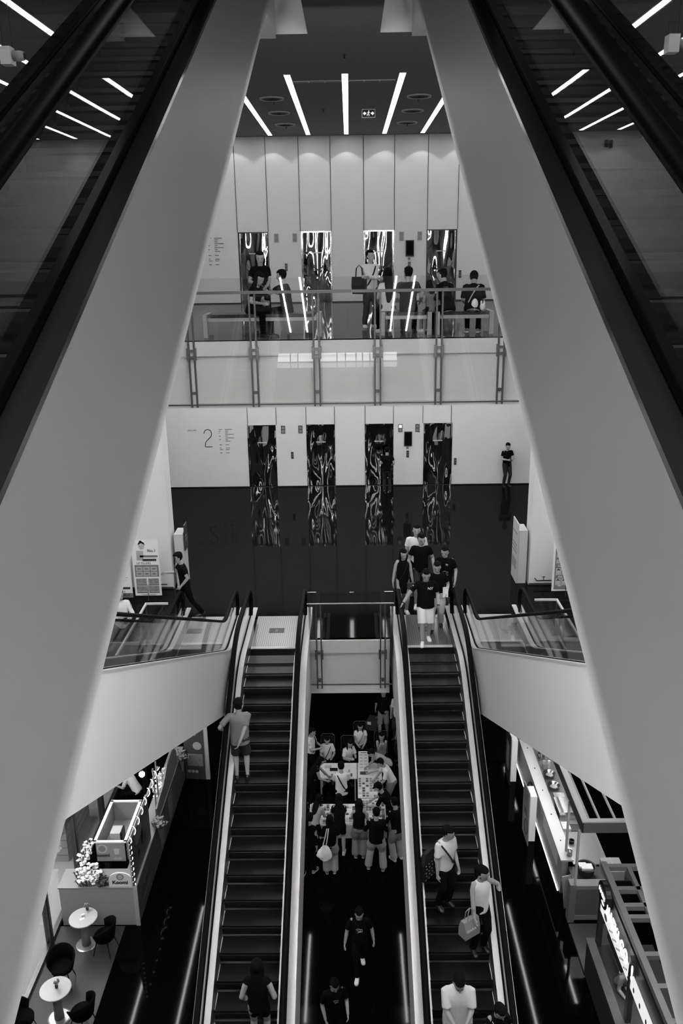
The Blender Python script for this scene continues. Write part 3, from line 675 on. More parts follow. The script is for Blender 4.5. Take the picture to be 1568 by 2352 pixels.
person('woman in a white top with black hair down her back, seated on the right bench', (0.86, 18.45, 0), A_+.15, 1.68, True, **SIT, hp=.25, lh=(.16, -.30, .68), rh=(-.16, -.30, .68), top=CW, sleeve=.5, bot=CB, hair='longer', shoes=SHW)
person('man in a black shirt seated on the bench beside the woman in white', (1.28, 18.42, 0), A_-.1, 1.70, **SIT, hp=.15, hy=.5, lh=(.22, -.26, .70), rh=(-.24, -.26, .66), top=CB, bot=CB, fat=1.12)
person('girl in a pale grey top seated between the men in black', (1.76, 18.4, 0), A_+.35, 1.25, True, hip=(0, 0, .70), lf=(.12, -.40, .12), rf=(-.12, -.40, .12), lk=(.1, -1, .8), rk=(-.1, -1, .8), hp=.5, lean=.15, lh=(.10, -.36, .9), rh=(-.10, -.36, .9), top=CG, sleeve=.3, bot=CB, hair='bob', shoes=SHW)
person('person in a black hooded jacket seated next to the girl in grey', (2.10, 18.25, 0), A_+.5, 1.68, **SIT, lean=.3, hp=.35, hy=.3, lh=(.12, -.36, .75), rh=(-.12, -.36, .72), top=CB, sleeve=1.9, bot=CB, collar=True)
person('man in black bending forward at the right bench end, strap across his back', (2.62, 18.25, 0), A_-.15, 1.68, **SIT, lean=.5, hp=.6, lh=(.16, -.45, .60), rh=(-.14, -.45, .62), top=CB, sleeve=.9, bot=CB, fat=1.1, shoes=SHG, extra=[strap(LGREY, .012, -1)])
# middle lobby
person('man in black looking at his phone against the white wall at right', (5.62, 29.72, Z2), 0.25, 1.60, hp=.5, **ph(1.10, -.26), top=CB, bot=CD, shoes=SHB, extra=[phone('the man at the white wall')])
person('man seen from behind waiting close to the third middle lift', (1.30, 29.15, Z2), A_, 1.62, top=CB, bot=CD, hp=.1, lh=(.18, -.2, 1.05), rh=(-.2, -.15, 1.0))
person('cleaner in dark uniform walking left with a long-handled dustpan', (-3.87, 18.45, Z2), -1.25, 1.66, lean=.12, hp=.45, lh=(.20, -.12, .92), rh=(-.16, -.42, 1.17), lf=(.08, .36, .14), rf=(-.08, -.18), top=CB, bot=CB, shoes=SHB, extra=[graphic(.02, .015, LGREY, .38, -.07)])
person('tall man in a plain black T-shirt walking behind the group at the right escalator', (1.68, 19.1, Z2), 0.0, 1.82, hp=.35, hy=.25, lh=(.29, -.04, .88), rh=(-.29, -.04, .86), top=CB, bot=CPAT, botlen=.55, shoes=SHW, extra=[glasses], lf=(.1, .1), rf=(-.1, -.12))
person('person in a white shirt almost hidden behind the tall man in black', (1.62, 19.75, Z2), 0.0, 1.82, hp=.1, top=CW, bot=CB, fat=1.12)
person('woman in a sleeveless black dress with a small shoulder bag beside the right escalator', (1.22, 18.62, Z2), 0.15, 1.62, True, hp=.45, hy=.2, lh=(.24, -.04, .84), rh=(-.25, 0.0, .82), top=CB, sleeve=0, skirt=.32, hair='long', shoes=SHW, extra=[glasses, strap(CD, .006)])
person('man in a printed dark polo shirt walking at the right edge of the group', (2.20, 18.55, Z2), -0.25, 1.70, hp=.35, hy=-.1, lean=.05, lh=(.25, -.10, .88), rh=(-.24, .0, .88), lf=(.10, .30, .16), rf=(-.10, -.12), top=CB, sleeve=.7, bot=CB, botlen=.58, shoes=SHW, extra=[badge('M', .07, h=.38, off=.06), graphic(.06, .07, CLG, .18, .03), glasses], collar=True)
person('woman in an open black shirt and pale trousers behind the man in white shorts', (1.93, 17.75, Z2), -0.12, 1.62, True, fat=1.18, hp=.45, lh=(.24, -.14, .98), rh=(-.22, .04, .90), lf=(.10, .18, .12), rf=(-.10, -.20), top=CB, sleeve=.7, bot=CPW, botw=1.25, hair='bun', shoes=SHB, extra=[glasses, belt])
person('man in a black T-shirt and white shorts stepping onto the right escalator', (1.62, 17.05, Z2+.02), 0.0, 1.70, fat=1.15, hp=.55, lh=(.27, -.10, .88), rh=(-.52, -.20, .97), re=(-.5, .6, 0), lf=(.08, .12), rf=(-.07, -.16), top=CB, sleeve=.75, bot=CW, botlen=.58, botw=1.1, shoes=SHW, extra=[badge('NY', .085, h=.37, off=.085), glasses, watch(1), watch(-1)], curl=.9, flat=True)
person('man in a white long-sleeved shirt holding a phone behind the left outer escalator', (-4.80, 16.25, Z2), 0.5, 1.66, hp=.45, hy=.2, lh=(.10, -.30, 1.08), rh=(-.05, -.30, 1.06), le=(.6, .3, -.8), re=(-.6, .3, -.8), top=CW, sleeve=1.85, bot=CB, botw=1.1, collar=True, extra=[phone('the man behind the left outer escalator')])
# on the moving stairs
def stepz(y): return -15.55+T30*y
person('man in a grey T-shirt and patterned shorts riding up the left escalator', (-2.06, 13.72, stepz(13.60)), A_+.12, 1.68, fat=1.05, lean=-.03, hy=-.6, hp=-.1, lh=(.32, -.12, 1.0), rh=(.02, .21, .88), le=(.5, .5, -.2), re=(-.9, .5, -.1), top=CG, sleeve=.75, toplen=-.12, bot=CPAT, botlen=.56, botw=1.12, shoes=SHB)
person('woman in dark clothes and shorts riding up the left escalator near the bottom edge', (-1.43, 9.95, stepz(9.80)), A_, 1.66, True, hp=.1, lh=(.24, -.1, .92), rh=(-.25, -.12, .95), top=CB, sleeve=.2, bot=CB, botlen=.3, hair='longer', shoes=SHB)
person('woman in a white T-shirt with a spotted shoulder bag riding down the right escalator', (1.50, 11.75, stepz(11.65)), 0.55, 1.60, True, fat=1.22, lean=.10, hp=.35, hy=.5, lh=(.16, -.20, .90), rh=(-.24, -.14, .78), top=CW, sleeve=.8, bot=CB, hair='bun', shoes=SHB, botw=1.1, extra=[strap(CD, .018, -1)])
person('woman with a dark ponytail and white sleeveless top on the right escalator', (2.02, 11.15, stepz(11.05)), 0.35, 1.62, True, hp=.40, hy=.5, lh=(.36, -.06, .96), rh=(-.20, -.20, .80), le=(.6, .5, .1), top=CW, sleeve=0, bot=CB, hair='pony', shoes=SHB)
person('man in a white collared shirt looking down at his phone on the right escalator', (1.52, 9.80, stepz(9.65)), 0.0, 1.72, fat=1.28, hp=.85, **ph(1.02, -.34, .03), top=CW, sleeve=.85, toplen=-.14, bot=CB, extra=[phone('the man in white on the right escalator')], collar=True)
person('person in black with tied hair low on the right escalator beside the man in white', (2.06, 9.55, stepz(9.45)), 0.2, 1.56, True, hp=.9, hy=.2, lh=(.22, -.12, .92), rh=(-.18, -.22, .90), top=CB, sleeve=.7, bot=CB, hair='bun', extra=[strap(LGREY, .007, -1)])
# ground floor
def gp(label, x, y, rz, H=1.64, **k): return person(label, (x, y, Z1), rz, H, **k)
gp('man in grey shorts walking with a trolley bag beyond the craft tables', 0.97, 23.8, -.15, 1.68, hp=.35, lh=(.28, -.04, .84), rh=(-.28, .16, .82), lf=(.1, .12), rf=(-.1, -.18), top=CB, sleeve=.85, bot=CG, botlen=.58, botw=1.1, shoes=SHB)
gp('person in a pale shirt half hidden by the right escalator behind the man in black', 1.42, 23.6, -.5, 1.66, top=CW, sleeve=.9, bot=CD, hp=.2)
gp('woman in a white blouse seated on a chair reading a leaflet', 0.22, 22.45, 0.0, 1.62, fem=True, **SIT, hp=.55, lh=(.10, -.34, .72), rh=(-.08, -.32, .74), top=CW, sleeve=.5, bot=CB, hair='long', extra=[strap(CG, .014)])
gp('woman with a cross-body strap seated at the left end of the white table', -0.76, 21.75, 0.1, 1.60, fem=True, **SIT, hp=.6, lh=(.14, -.30, .78), rh=(-.14, -.32, .74), top=CW, sleeve=.75, bot=CB, hair='bun', extra=[strap(CB, .012)])
gp('person in a white T-shirt standing at the far left of the tables', -1.22, 21.55, 1.3, 1.66, hp=.5, **ph(1.1, -.28), top=CW, sleeve=.8, bot=CB, extra=[strap(CB, .016)])
gp('girl with long black hair in a white jersey seated behind the white table', -0.16, 21.65, 0.5, 1.60, fem=True, **SIT, lean=.15, hp=.5, lh=(.10, -.34, .85), rh=(-.10, -.34, .82), top=CW, sleeve=.8, bot=CB, hair='long')
gp('woman with long dark hair drinking through a straw behind the tables', 0.84, 21.9, 0.0, 1.60, fem=True, **SIT, hp=.35, lh=(.04, -.20, 1.02), rh=(-.06, -.20, 1.0), top=CG, sleeve=0, bot=CB, hair='long')
gp('man in a grey T-shirt leaning over the right side of the tables', 0.98, 20.95, -1.15, 1.68, lean=.85, hp=.3, lh=(.16, -.62, .86), rh=(-.14, -.60, .85), top=CLG, sleeve=.85, bot=CB)
gp('man in a printed white T-shirt bending at the right table edge', 1.06, 20.15, -1.4, 1.66, lean=.45, hp=.7, lh=(.18, -.45, .88), rh=(-.16, -.46, .86), top=CW, sleeve=.85, bot=CG, shoes=SHB)
gp('stall keeper in a white shirt with a black strap standing between the tables', -0.32, 19.75, A_+.1, 1.68, hp=.45, lh=(.16, -.3, .95), rh=(-.16, -.3, .95), top=CW, sleeve=.85, bot=CB, extra=[strap(CB, .016), glasses], toplen=-.15)
gp('person in a black cap and black shirt reaching across the display table', 1.05, 18.85, -1.9, 1.72, lean=.65, hp=.3, lh=(.12, -.62, .92), rh=(-.20, -.66, .86), top=CB, sleeve=.9, bot=CK, hair='cap', botw=1.2)
gp('woman in black with very long hair bending over the front table', -0.36, 18.25, A_+.05, 1.66, fem=True, lean=.25, hp=.5, lh=(.14, -.4, .9), rh=(-.14, -.4, .9), top=CB, sleeve=.9, bot=CB, botlen=.4, hair='longer', shoes=SHW)
gp('woman with dark hair in a pale top at the left end of the front table', -1.00, 18.35, A_-.6, 1.60, fem=True, lean=.3, hp=.5, lh=(.16, -.4, .88), rh=(-.14, -.4, .9), top=CLG, sleeve=.6, bot=CB, hair='long')
gp('woman with long brown hair, black sleeveless top and wide grey trousers, seen from behind', 0.14, 18.15, A_, 1.66, fem=True, hp=.3, lh=(.16, -.3, .95), rh=(-.24, -.12, .86), top=CB, sleeve=0, toplen=.0, bot=CG, botw=1.45, hair='longer', shoes=SHG, extra=[belt])
gp('man in a black sweater and wide pale trousers seen from behind, feet apart', 0.56, 17.72, A_-.1, 1.72, fat=1.12, hp=.4, lh=(.24, -.22, 1.0), rh=(-.22, -.24, 1.0), lf=(.20, 0), rf=(-.17, .04), top=CB, sleeve=1.7, toplen=-.10, bot=CK, botw=1.4, shoes=SHG)
gp('woman in a black T-shirt and wide pale trousers with a white bag on her shoulder', -0.58, 17.58, A_+.05, 1.62, fem=True, fat=1.05, hp=.35, lh=(.20, -.2, 1.0), rh=(-.2, -.25, .98), top=CB, sleeve=.8, bot=CK, botw=1.5, hair='long', shoes=SHG)
gp('person in khaki trousers at the right end of the front table, mostly in black', 1.10, 18.05, A_+.5, 1.72, hp=.3, lean=.2, lh=(.2, -.35, .95), rh=(-.2, -.35, .95), top=CB, sleeve=1.8, bot=CK, botw=1.35, shoes=SHW)
gp('dark-dressed woman with a loose ponytail cut off by the left escalator', -1.12, 17.55, A_-.4, 1.66, fem=True, hp=.3, lean=.15, top=CB, sleeve=1.8, bot=CB, hair='pony', shoes=SHG, lf=(.1, .15), rf=(-.1, -.1))
gp('person with bare arms reaching over the left end of the white table', -1.22, 20.2, 1.7, 1.62, lean=.5, hp=.4, lh=(.12, -.58, .88), rh=(-.12, -.5, .9), top=CB, sleeve=.2, bot=CB, hair='long', fem=True)
gp('visitor in a grey shirt glimpsed at the right edge beyond the tables', 1.42, 22.3, -1.2, 1.62, top=CPL, sleeve=.8, bot=CD, hp=.4)
gp('man in a dark printed T-shirt walking towards the viewer between the escalators', 0.10, 14.50, 0.0, 1.72, hp=.6, lh=(.30, .0, .86), rh=(-.30, -.08, .86), lf=(.06, .30, .16), rf=(-.05, -.16), top=CB, sleeve=.8, bot=CB, shoes=SHW, extra=[graphic(.07, .05, LGREY, .32)])
gp('person in black at the bottom edge between the escalators, head bowed', -0.40, 12.75, 0.3, 1.68, hp=.7, lh=(.2, -.25, 1.0), rh=(-.22, -.15, .9), top=CB, sleeve=.8, bot=CB, extra=[graphic(.05, .04, GREY, .34)])
# ------------------------------------------------------------------ railings and lobby furniture
def railing3():
    t = thing('glass_railing', 'long glass railing with paired grey posts along the upper lobby edge', 'railing', (0, 17.3, 0))
    xs = [-3.15, -1.89, -0.63, 0.60, 1.83, 3.08]
    MB().box(-3.19, 4.4, -.10, -.04, .93, .985).build('top_rail', RAIL, t)
    for a, b in zip(xs, xs[1:]): MB().box(a+.055, b-.055, -.006, .006, -1.26, 1.23).build('glass_pane', GLASS, t)
    MB().box(-4.4, xs[0]-.055, -.006, .006, -1.26, 1.23).build('glass_pane', GLASS, t); MB().box(xs[-1]+.055, 4.4, -.006, .006, -1.26, 1.23).build('glass_pane', GLASS, t)
    MB().box(-4.4, 4.4, -.01, .01, -1.285, -1.26).build('bottom_channel', DSTEEL, t)
    for x in xs:
        for s in (-1, 1):
            MB().box(x+s*.055-.016, x+s*.055+.016, -.035, .03, -1.32, .95).build('post', RAIL, t)
        for q in ((x-.095, x-.045, -.045, .05, -.36, -.12), (x+.045, x+.095, -.045, .05, -.36, -.12), (x-.04, x+.04, -.02, .05, -.20, -.15), (x-.04, x+.04, -.02, .05, -.33, -.28), (x-.04, x+.04, -.01, .03, -1.06, -1.00)): MB().box(*q).build('clamp', DSTEEL, t)
railing3()
def railing2():
    t = thing('glass_railing', 'short glass railing above the ground between the two central escalators', 'railing', (0, 16.95, Z2))
    MB().box(-.95, .93, -.022, .012, .965, .985).build('top_rail', mat('thin_rail', .30, .3, .8), t)
    MB().box(-.66, .64, -.006, .006, -.96, 1.24).build('glass_pane', GLASS, t)
    for s, a, b in ((-1, -.93, -.74), (1, .72, .91)):
        MB().box(a, b, -.005, .005, -.96, 1.24).build('glass_pane', GLASS, t); MB().box(a, b, -.008, .008, 1.24, 1.25).build('pane_cap', STEEL, t)
        MB().box(s*.92-.005, s*.92+.005, .01, .9, -.3, 1.20).build('side_pane', GLASS, t)
    MB().box(-.93, .91, -.012, .012, -.985, -.96).build('bottom_channel', STEEL, t)
    for x in (-.71, .69):
        for s in (-1, 1): MB().box(x+s*.05-.015, x+s*.05+.015, -.03, .03, -1.06, .96).build('post', RAIL, t)
        for q in ((x-.09, x-.05, -.045, .05, -.34, -.10), (x+.05, x+.09, -.045, .05, -.34, -.10), (x-.03, x+.03, -.02, .05, -.22, -.17), (x-.03, x+.03, -.02, .05, -.9, -.84)): MB().box(*q).build('clamp', DSTEEL, t)
railing2()
for s, nm in ((-1, 'left'), (1, 'right')):
    t = thing('glass_railing', 'glass railing with pale top rail beyond the outer %s escalator' % nm, 'railing', (0, 0, Z2))
    MB().box(min(s*3.99, s*4.47), max(s*3.99, s*4.47), 17.09, 17.13, .93, .97).box(s*4.47-.02, s*4.47+.02, 9.0, 17.13, .93, .97).build('top_rail', LGREY, t)
    MB().box(min(s*4.0, s*4.46), max(s*4.0, s*4.46), 17.105, 17.115, -.1, .93).build('glass_pane', GLASS, t)
    for a in (9.0, 11.7, 14.4): MB().box(s*4.47-.005, s*4.47+.005, a+.03, a+2.68, -.3, .93).build('glass_pane', GLASS, t)
    for a in (9.0, 11.7, 14.4, 17.08): MB().box(s*4.47-.015, s*4.47+.015, a-.02, a+.02, -.3, .93).build('post', RAIL, t)
BST = mat('bench_steel', .28, .45, .4)
def bench(x0, x1, label):
    t = thing('bench', label, 'bench', ((x0+x1)/2, 18.55, 0), 0, 'benches of the upper lobby'); L = (x1-x0)/2
    MB().box(-L+.16, L-.16, -.36, .36, .40, .47).build('cushion', BLACK, t)
    MB().box(-L+.1, L-.1, -.38, -.35, .33, .40).box(-L+.1, L-.1, .35, .38, .33, .40).box(-L+.1, L-.1, -.35, .35, .36, .39).build('seat_frame', BST, t)
    for s in (-1, 1):
        a, b = (s*L, s*(L-.09)); a, b = min(a, b), max(a, b)
        for y0 in (-.38, .30): MB().box(a, b, y0, y0+.08, 0, .42).build('leg', BST, t)
        MB().box(a, b, -.38, .38, .42, .47).build('arm_bar', BST, t)
bench(-3.03, -.55, 'long black bench with steel frame at the left of the upper lobby')
bench(.69, 1.76, 'black bench with steel frame in front of the third upper lift'); bench(1.84, 3.05, 'black bench with steel frame at the right end of the upper lobby')
# lift signals and prints on the walls
def plaque(x, z, w, h, m, name, label, cat, group=None, y=30.0, d=.02):
    o = MB().box(-w/2, w/2, -d, 0, -h/2, h/2).build(name, m); o.location = (x, y, z); return tag(o, label, cat, group)
LCD = mat_emit('lit_indicator', 0.8)
for zf, lev, mm in ((Z3, 'upper', mat('pale_plate', .25, .4)), (Z2, 'middle', mat('dark_plate', .04, .4))):
    for k, (x, nm) in enumerate(((-2.39, 'right of the leftmost lift'), (-1.77, 'left of the second lift'), (1.81, 'right of the third lift'), (2.42, 'left of the rightmost lift'))):
        t = thing('lift_indicator', 'small lift indicator %s in the %s lobby' % (nm, lev), 'lift indicator', (x, 30.0, zf+2.13), 0, 'lift indicators of the %s lobby' % lev)
        MB().box(-.075, .075, -.02, 0, -.14, .14).build('plate', mm, t)
        for s in (-1, 1): MB().box(-.05, .05, -.026, -.02, s*.065-.05, s*.065+.05).build('display', (LCD if (lev == 'middle' and k == 2 and s > 0) else GREY), t)
    for x, z, nm in ((-2.09, 1.18, 'between the two left lifts'), (2.08, 1.18, 'between the two right lifts'), (3.80, .88, 'right of the rightmost lift')):
        t = thing('call_panel', 'narrow lift call button panel %s in the %s lobby' % (nm, lev), 'button panel', (x, 30.0, zf+z), 0, 'lift call panels')
        MB().box(-.045, .045, -.02, 0, -.125, .125).build('plate', mat('call_plate', .06, .35, .5), t)
        for s in (-1, 1): MB().cyl(0, 0, 0, .008, .012, 10).build('button', LGREY, t).matrix_local = Matrix.Translation((0, -.02, s*.04)) @ Matrix.Rotation(PI/2, 4, 'X')
    t = thing('directory_display', 'tall black display between the two right lifts of the %s lobby' % lev, 'display', (2.09, 30.0, zf+1.74))
    MB().box(-.14, .14, -.04, 0, -.26, .26).build('housing', BLACK, t); MB().box(-.11, .11, -.045, -.04, -.22, .22).build('screen', RUBBER, t)
    t = thing('notice', 'small square pictogram below the black display of the %s lobby' % lev, 'sign', (2.07, 30.0, zf+1.40))
    MB().box(-.045, .045, -.004, 0, -.05, .05).build('sheet', GREY, t); MB().prism([(-.02, .0), (0, .035), (.02, 0)], -.006, -.004, 'y').build('arrow', BLACK, t)
    # wall print: level number and directory
    t = thing('level_number', 'thin black figure %s painted on the white wall of the %s lobby' % ('3' if zf == 0 else '2', lev), 'wall print', (-5.11, 29.995, zf+1.52))
    P_ = [(.0, .50), (.01, .56), (.05, .62), (.14, .65), (.22, .62), (.26, .56), (.27, .48), (.25, .40), (.19, .33), (.08, .23), (.03, .15), (.02, .02), (.02, .012), (.27, .012)] if zf else \
         [(.0, .56), (.05, .63), (.14, .65), (.23, .62), (.26, .52), (.24, .40), (.13, .35), (.24, .30), (.27, .17), (.23, .05), (.13, .0), (.04, .02), (.0, .09)]
    m = MB(); P_ = [Vector((x-.13, 0, z)) for x, z in P_]
    for a, b in zip(P_, P_[1:]):
        d = (b-a).normalized(); n_ = Vector((-d.z, 0, d.x))*.013; a2, b2 = a-d*.006, b+d*.006
        m.prism([(q.x, q.z) for q in (a2-n_, b2-n_, b2+n_, a2+n_)], -.004, 0, 'y')
    m.build('numeral', BLACK, t)
    t = thing('wall_directory', 'small black directory lettering beside the figure on the %s lobby wall' % lev, 'wall print', (-4.70, 29.995, zf+2.16))
    rows = [(0, .10, .24), (-.06, .05, .12), (-.12, .03, .08), (-.18, 0, .30), (-.245, .05, .08), (-.31, 0, .30), (-.37, .05, .09), (-.43, 0, .16), (-.56, .09, .11), (-.68, .05, .14), (-.74, .10, .13), (-.86, .07, .11)]
    m = MB()
    for dz, w1, w2 in rows:
        x = 0
        while x < w1: m.box(x, x+.022, -.003, 0, dz-.012, dz+.012); x += .03
        x = .22
        while x < .22+w2: m.box(x, x+.018, -.003, 0, dz-.012, dz+.012); x += .026
    m.build('lettering', DARK, t)
    if zf: 
        t2 = thing('wall_lettering', 'words LIFE SCAPE in thin black letters on the middle lobby wall', 'wall print', (-5.83, 29.99, zf+2.11)); text('LIFE SCAPE', .085, DARK, t2, (0, 0, 0), sx=.78)
# ceiling fittings of the upper lobby
for x, sd_ in ((-1.79, 'left'), (1.79, 'right')):
    for y, dd in ((22.68, 'nearest'), (24.95, 'middle'), (27.2, 'farthest')):
        t = thing('air_diffuser', 'round ringed air diffuser, %s of three on the %s of the upper ceiling' % (dd, sd_), 'air diffuser', (x, y, CE3), 0, 'round air diffusers')
        for i, r in enumerate((.30, .23, .165, .10)):
            n = 28; m = MB(); m.loft([[(q*math.cos(2*PI*k/n), q*math.sin(2*PI*k/n), z) for k in range(n)] for q, z in ((r, 0), (r-.008, -.035+.006*i), (r-.024, -.03), (r-.028, -.002))], cap=False); m.build('ring', LGREY if i == 0 else DARK, t, smooth=True)
        MB().cyl(0, 0, -.006, 0, .285, 28).build('throat', BLACK, t)
for x, y, nm in ((-1.74, 18.0, 'near the left escalator opening'), (0.0, 17.95, 'in the middle before the strip lights'), (-1.77, 23.1, 'beside the nearest left diffuser'), (-1.78, 27.5, 'beside the farthest left diffuser'), (1.79, 23.0, 'beside the nearest right diffuser'), (1.81, 27.4, 'beside the farthest right diffuser'), (-.59, 24.5, 'between the two left strip lights')):
    t = thing('sprinkler', 'tiny ceiling sprinkler %s' % nm, 'sprinkler', (x, y, CE3), 0, 'ceiling sprinklers')
    MB().cyl(0, 0, -.01, 0, .045, 12).build('rosette', DARK, t); MB().cyl(0, 0, -.07, -.01, .012, 8).cyl(0, 0, -.078, -.07, .03, 10).build('head', BLACK, t)
for a, b, nm in ((-1.15, -.08, 'left'), (.08, 1.10, 'right')):
    t = thing('linear_grille', 'thin linear air grille on the %s between the ceiling strips' % nm, 'air grille', ((a+b)/2, 20.6, CE3), 0, 'linear air grilles')
    MB().box(-(b-a)/2, (b-a)/2, -.08, .08, -.016, 0).build('frame', LGREY, t)
    for i in range(3): w3 = (b-a)/3; MB().box(-(b-a)/2+i*w3+.015, -(b-a)/2+(i+1)*w3-.015, -.055, .055, -.02, -.016).build('slot', BLACK, t)
t = thing('exit_sign', 'hanging exit sign with running figure and two arrows under the upper ceiling', 'exit sign', (.58, 23.6, 5.02))
MB().box(-.17, .17, -.03, .03, -.10, .10).build('housing', LGREY, t); MB().box(-.155, .155, -.034, -.03, -.085, .085).build('face', BLACK, t)
for x in (-.12, .12): MB().box(x-.004, x+.004, -.004, .004, .10, .25).build('hanger', DARK, t)
EX = mat_emit('exit_sign_lit', 0.8)
for s in (-1, 1): MB().prism([(s*.14, 0), (s*.095, .045), (s*.095, .018), (s*.06, .018), (s*.06, -.018), (s*.095, -.018), (s*.095, -.045)], -.037, -.034, 'y').build('arrow', EX, t)
m = MB(); m.ball((.005, -.037, .052), (.012, .003, .012), 8, 4)
for a in (((0, .035), (-.01, -.005)), ((-.01, -.005), (.015, -.03)), ((.015, -.03), (.008, -.062)), ((-.01, -.005), (-.03, -.03)), ((-.03, -.03), (-.04, -.055)), ((0, .03), (.028, .012)), ((0, .03), (-.028, .02))): m.tube([(a[0][0], -.037, a[0][1]), (a[1][0], -.037, a[1][1])], .006, 5)
m.build('running_figure', EX, t)
for s, nm in ((-1, 'left'), (1, 'right')):
    t = thing('security_camera', 'pale camera hanging on two thin rods at the upper %s' % nm, 'camera', (s*4.9, 14.0, 4.55))
    MB().box(-.16, .0, -.10, .10, -.12, .12).build('body', LGREY, t); MB().loft([[(x, r*math.cos(a), r*math.sin(a)) for a in [2*PI*k/16 for k in range(16)]] for x, r in ((0, .07), (.10, .075), (.17, .06))]).build('lens_barrel', GREY, t, smooth=True)
    MB().loft([[(x, r*math.cos(a), r*math.sin(a)) for a in [2*PI*k/16 for k in range(16)]] for x, r in ((.165, .05), (.18, .045))]).build('lens', BLACK, t)
    for x in (-.14, .0): MB().cyl(x, 0, .12, CE3-4.55, .006, 6).build('rod', BLACK, t)
t = thing('wall_speaker', 'pair of small black boxes high on the upper wall left of the lifts', 'speaker', (-5.9, 30.0, 4.88)); MB().box(-.13, -.02, -.08, 0, -.13, .11).box(.02, .13, -.08, 0, -.10, .12).build('box', BLACK, t)
# belt barrier and poster on the upper level, seen mirrored in the right balustrade
t = thing('belt_barrier', 'black belt barrier with two posts on the upper left floor', 'barrier', (-7.0, 19.0, 0))
for x in (-.8, .8): MB().cyl(x, 0, 0, .03, .17).cyl(x, 0, .03, .98, .03).build('post', BLACK, t)
MB().box(-.8, .8, -.004, .004, .86, .93).build('belt', BLACK, t)

# lit shop band behind the viewer, one level down (seen mirrored in the upper railing glass)
t = thing('lit_shop_band', 'row of lit shop panels on the middle level behind the viewer', 'shop sign', (-.9, -5.9, -3.3))
LB = mat_emit('shop_band', 3.0); LB2 = mat_emit('shop_band_dim', 1.2)
x = -3.3
for wd in (.75, .7, .35, .9, .95, .4, .5, .3, .35, .6, .7):
    MB().box(x, x+wd-.06, 0, .05, .0, .38).build('panel', LB, t); MB().box(x, x+wd-.06, 0, .05, -.30, -.08).build('panel', LB2, t); x += wd
# pier fittings and poster stands on the middle level
for s, nm in ((-1, 'left'), (1, 'right')):
    t = thing('water_pipe', 'short dark pipe with valve at the foot of the %s pillar' % nm, 'pipe', (s*4.90, 20.24, Z2+.15))
    MB().tube([(-.20, .05, .03), (-.20, -.01, .03), (-.17, -.03, 0), (.20, -.03, 0)], .016, 8).build('pipe', DARK, t, smooth=True)
    MB().tube([(0, -.03, 0), (0, -.03, .10)], .011, 6).tube([(-.035, -.03, .10), (.035, -.03, .10)], .012, 6).build('valve', DARK, t)
def banner(x, y, w, h, rows, label, mk, rz=0.0):
    t = thing('poster_stand', label, 'poster stand', (x, y, Z2), rz)
    p = MB().box(-w/2, w/2, -.008, 0, .12, .12+h).build('poster', WHITE, t)
    MB().tube([(-.18, .25, 0), (0, .02, 1.2)], .008, 6).tube([(.18, .25, 0), (0, .02, 1.2)], .008, 6).tube([(0, -.06, 0), (0, .01, .5)], .008, 6).tube([(0, .02, .5), (0, .02, h+.1)], .008, 6).build('stand_frame', DARK, t)
    mk(t, w, h)
    return t
def blk(t, m, x0, x1, z0, z1, n='printed_block', y=-.010): return MB().box(x0, x1, y, y+.002, z0, z1).build(n, m, t)
PM = mat('print_mid', .16, .5); PD = mat('print_dark', .03, .5); PL = mat('print_light', .38, .5); PPH = mat('print_photo', .22, .5, noise=.8, nscale=18)
def face(t, x, z, r, hair=True):
    m = MB().ball((x, -.012, z), (r, .003, r*1.25), 12, 6); m.build('printed_face', mat('print_skin', .50, .5), t)
    m = MB().ball((x, -.011, z+r*.7), (r*1.1, .003, r*.9), 12, 6).ball((x-r*.2, -.011, z+r*1.5), (r*.5, .003, r*.5), 10, 5); m.build('printed_hair', BLACK, t)
    MB().box(x-r*.5, x-r*.2, -.017, -.015, z, z+r*.12).box(x+r*.2, x+r*.5, -.017, -.015, z, z+r*.12).box(x-r*.2, x+r*.2, -.017, -.015, z-r*.6, z-r*.45).build('printed_features', PD, t)
def mk_beauty(t, w, h):
    face(t, -.08, 1.42, .075); MB().box(-.22, -.05, -.010, -.008, 1.05, 1.30).build('printed_shoulder', PL, t)
    text('No.1', .10, PD, t, (.06, -.012, 1.27), bold=.002); blk(t, PM, -.14, .30, 1.13, 1.18); blk(t, PD, -.08, .26, 1.03, 1.09)
    text('LIP FILLERS', .075, PD, t, (-.24, -.012, .95), sx=1.0)
    blk(t, PM, -.29, .30, .62, .93)
    for i in range(3):
        for j in range(2):
            x, z = -.18+.18*i, .70+.13*j; blk(t, PL, x-.08, x+.08, z-.055, z+.055, y=-.012); MB().ball((x, -.014, z), (.055, .002, .022), 10, 4).build('printed_lips', PM, t)
    for i in range(2):
        for j in range(2): x, z = -.15+.30*i, .40+.0-.20*j+.10; blk(t, PPH, x-.13, x+.13, z-.075, z+.075, 'printed_photo'); blk(t, PD, x-.13, x+.13, z-.11, z-.085)
    for k in range(3): blk(t, PM, -.2+.05*k, .22-.04*k, .15-.018*k, .158-.018*k)
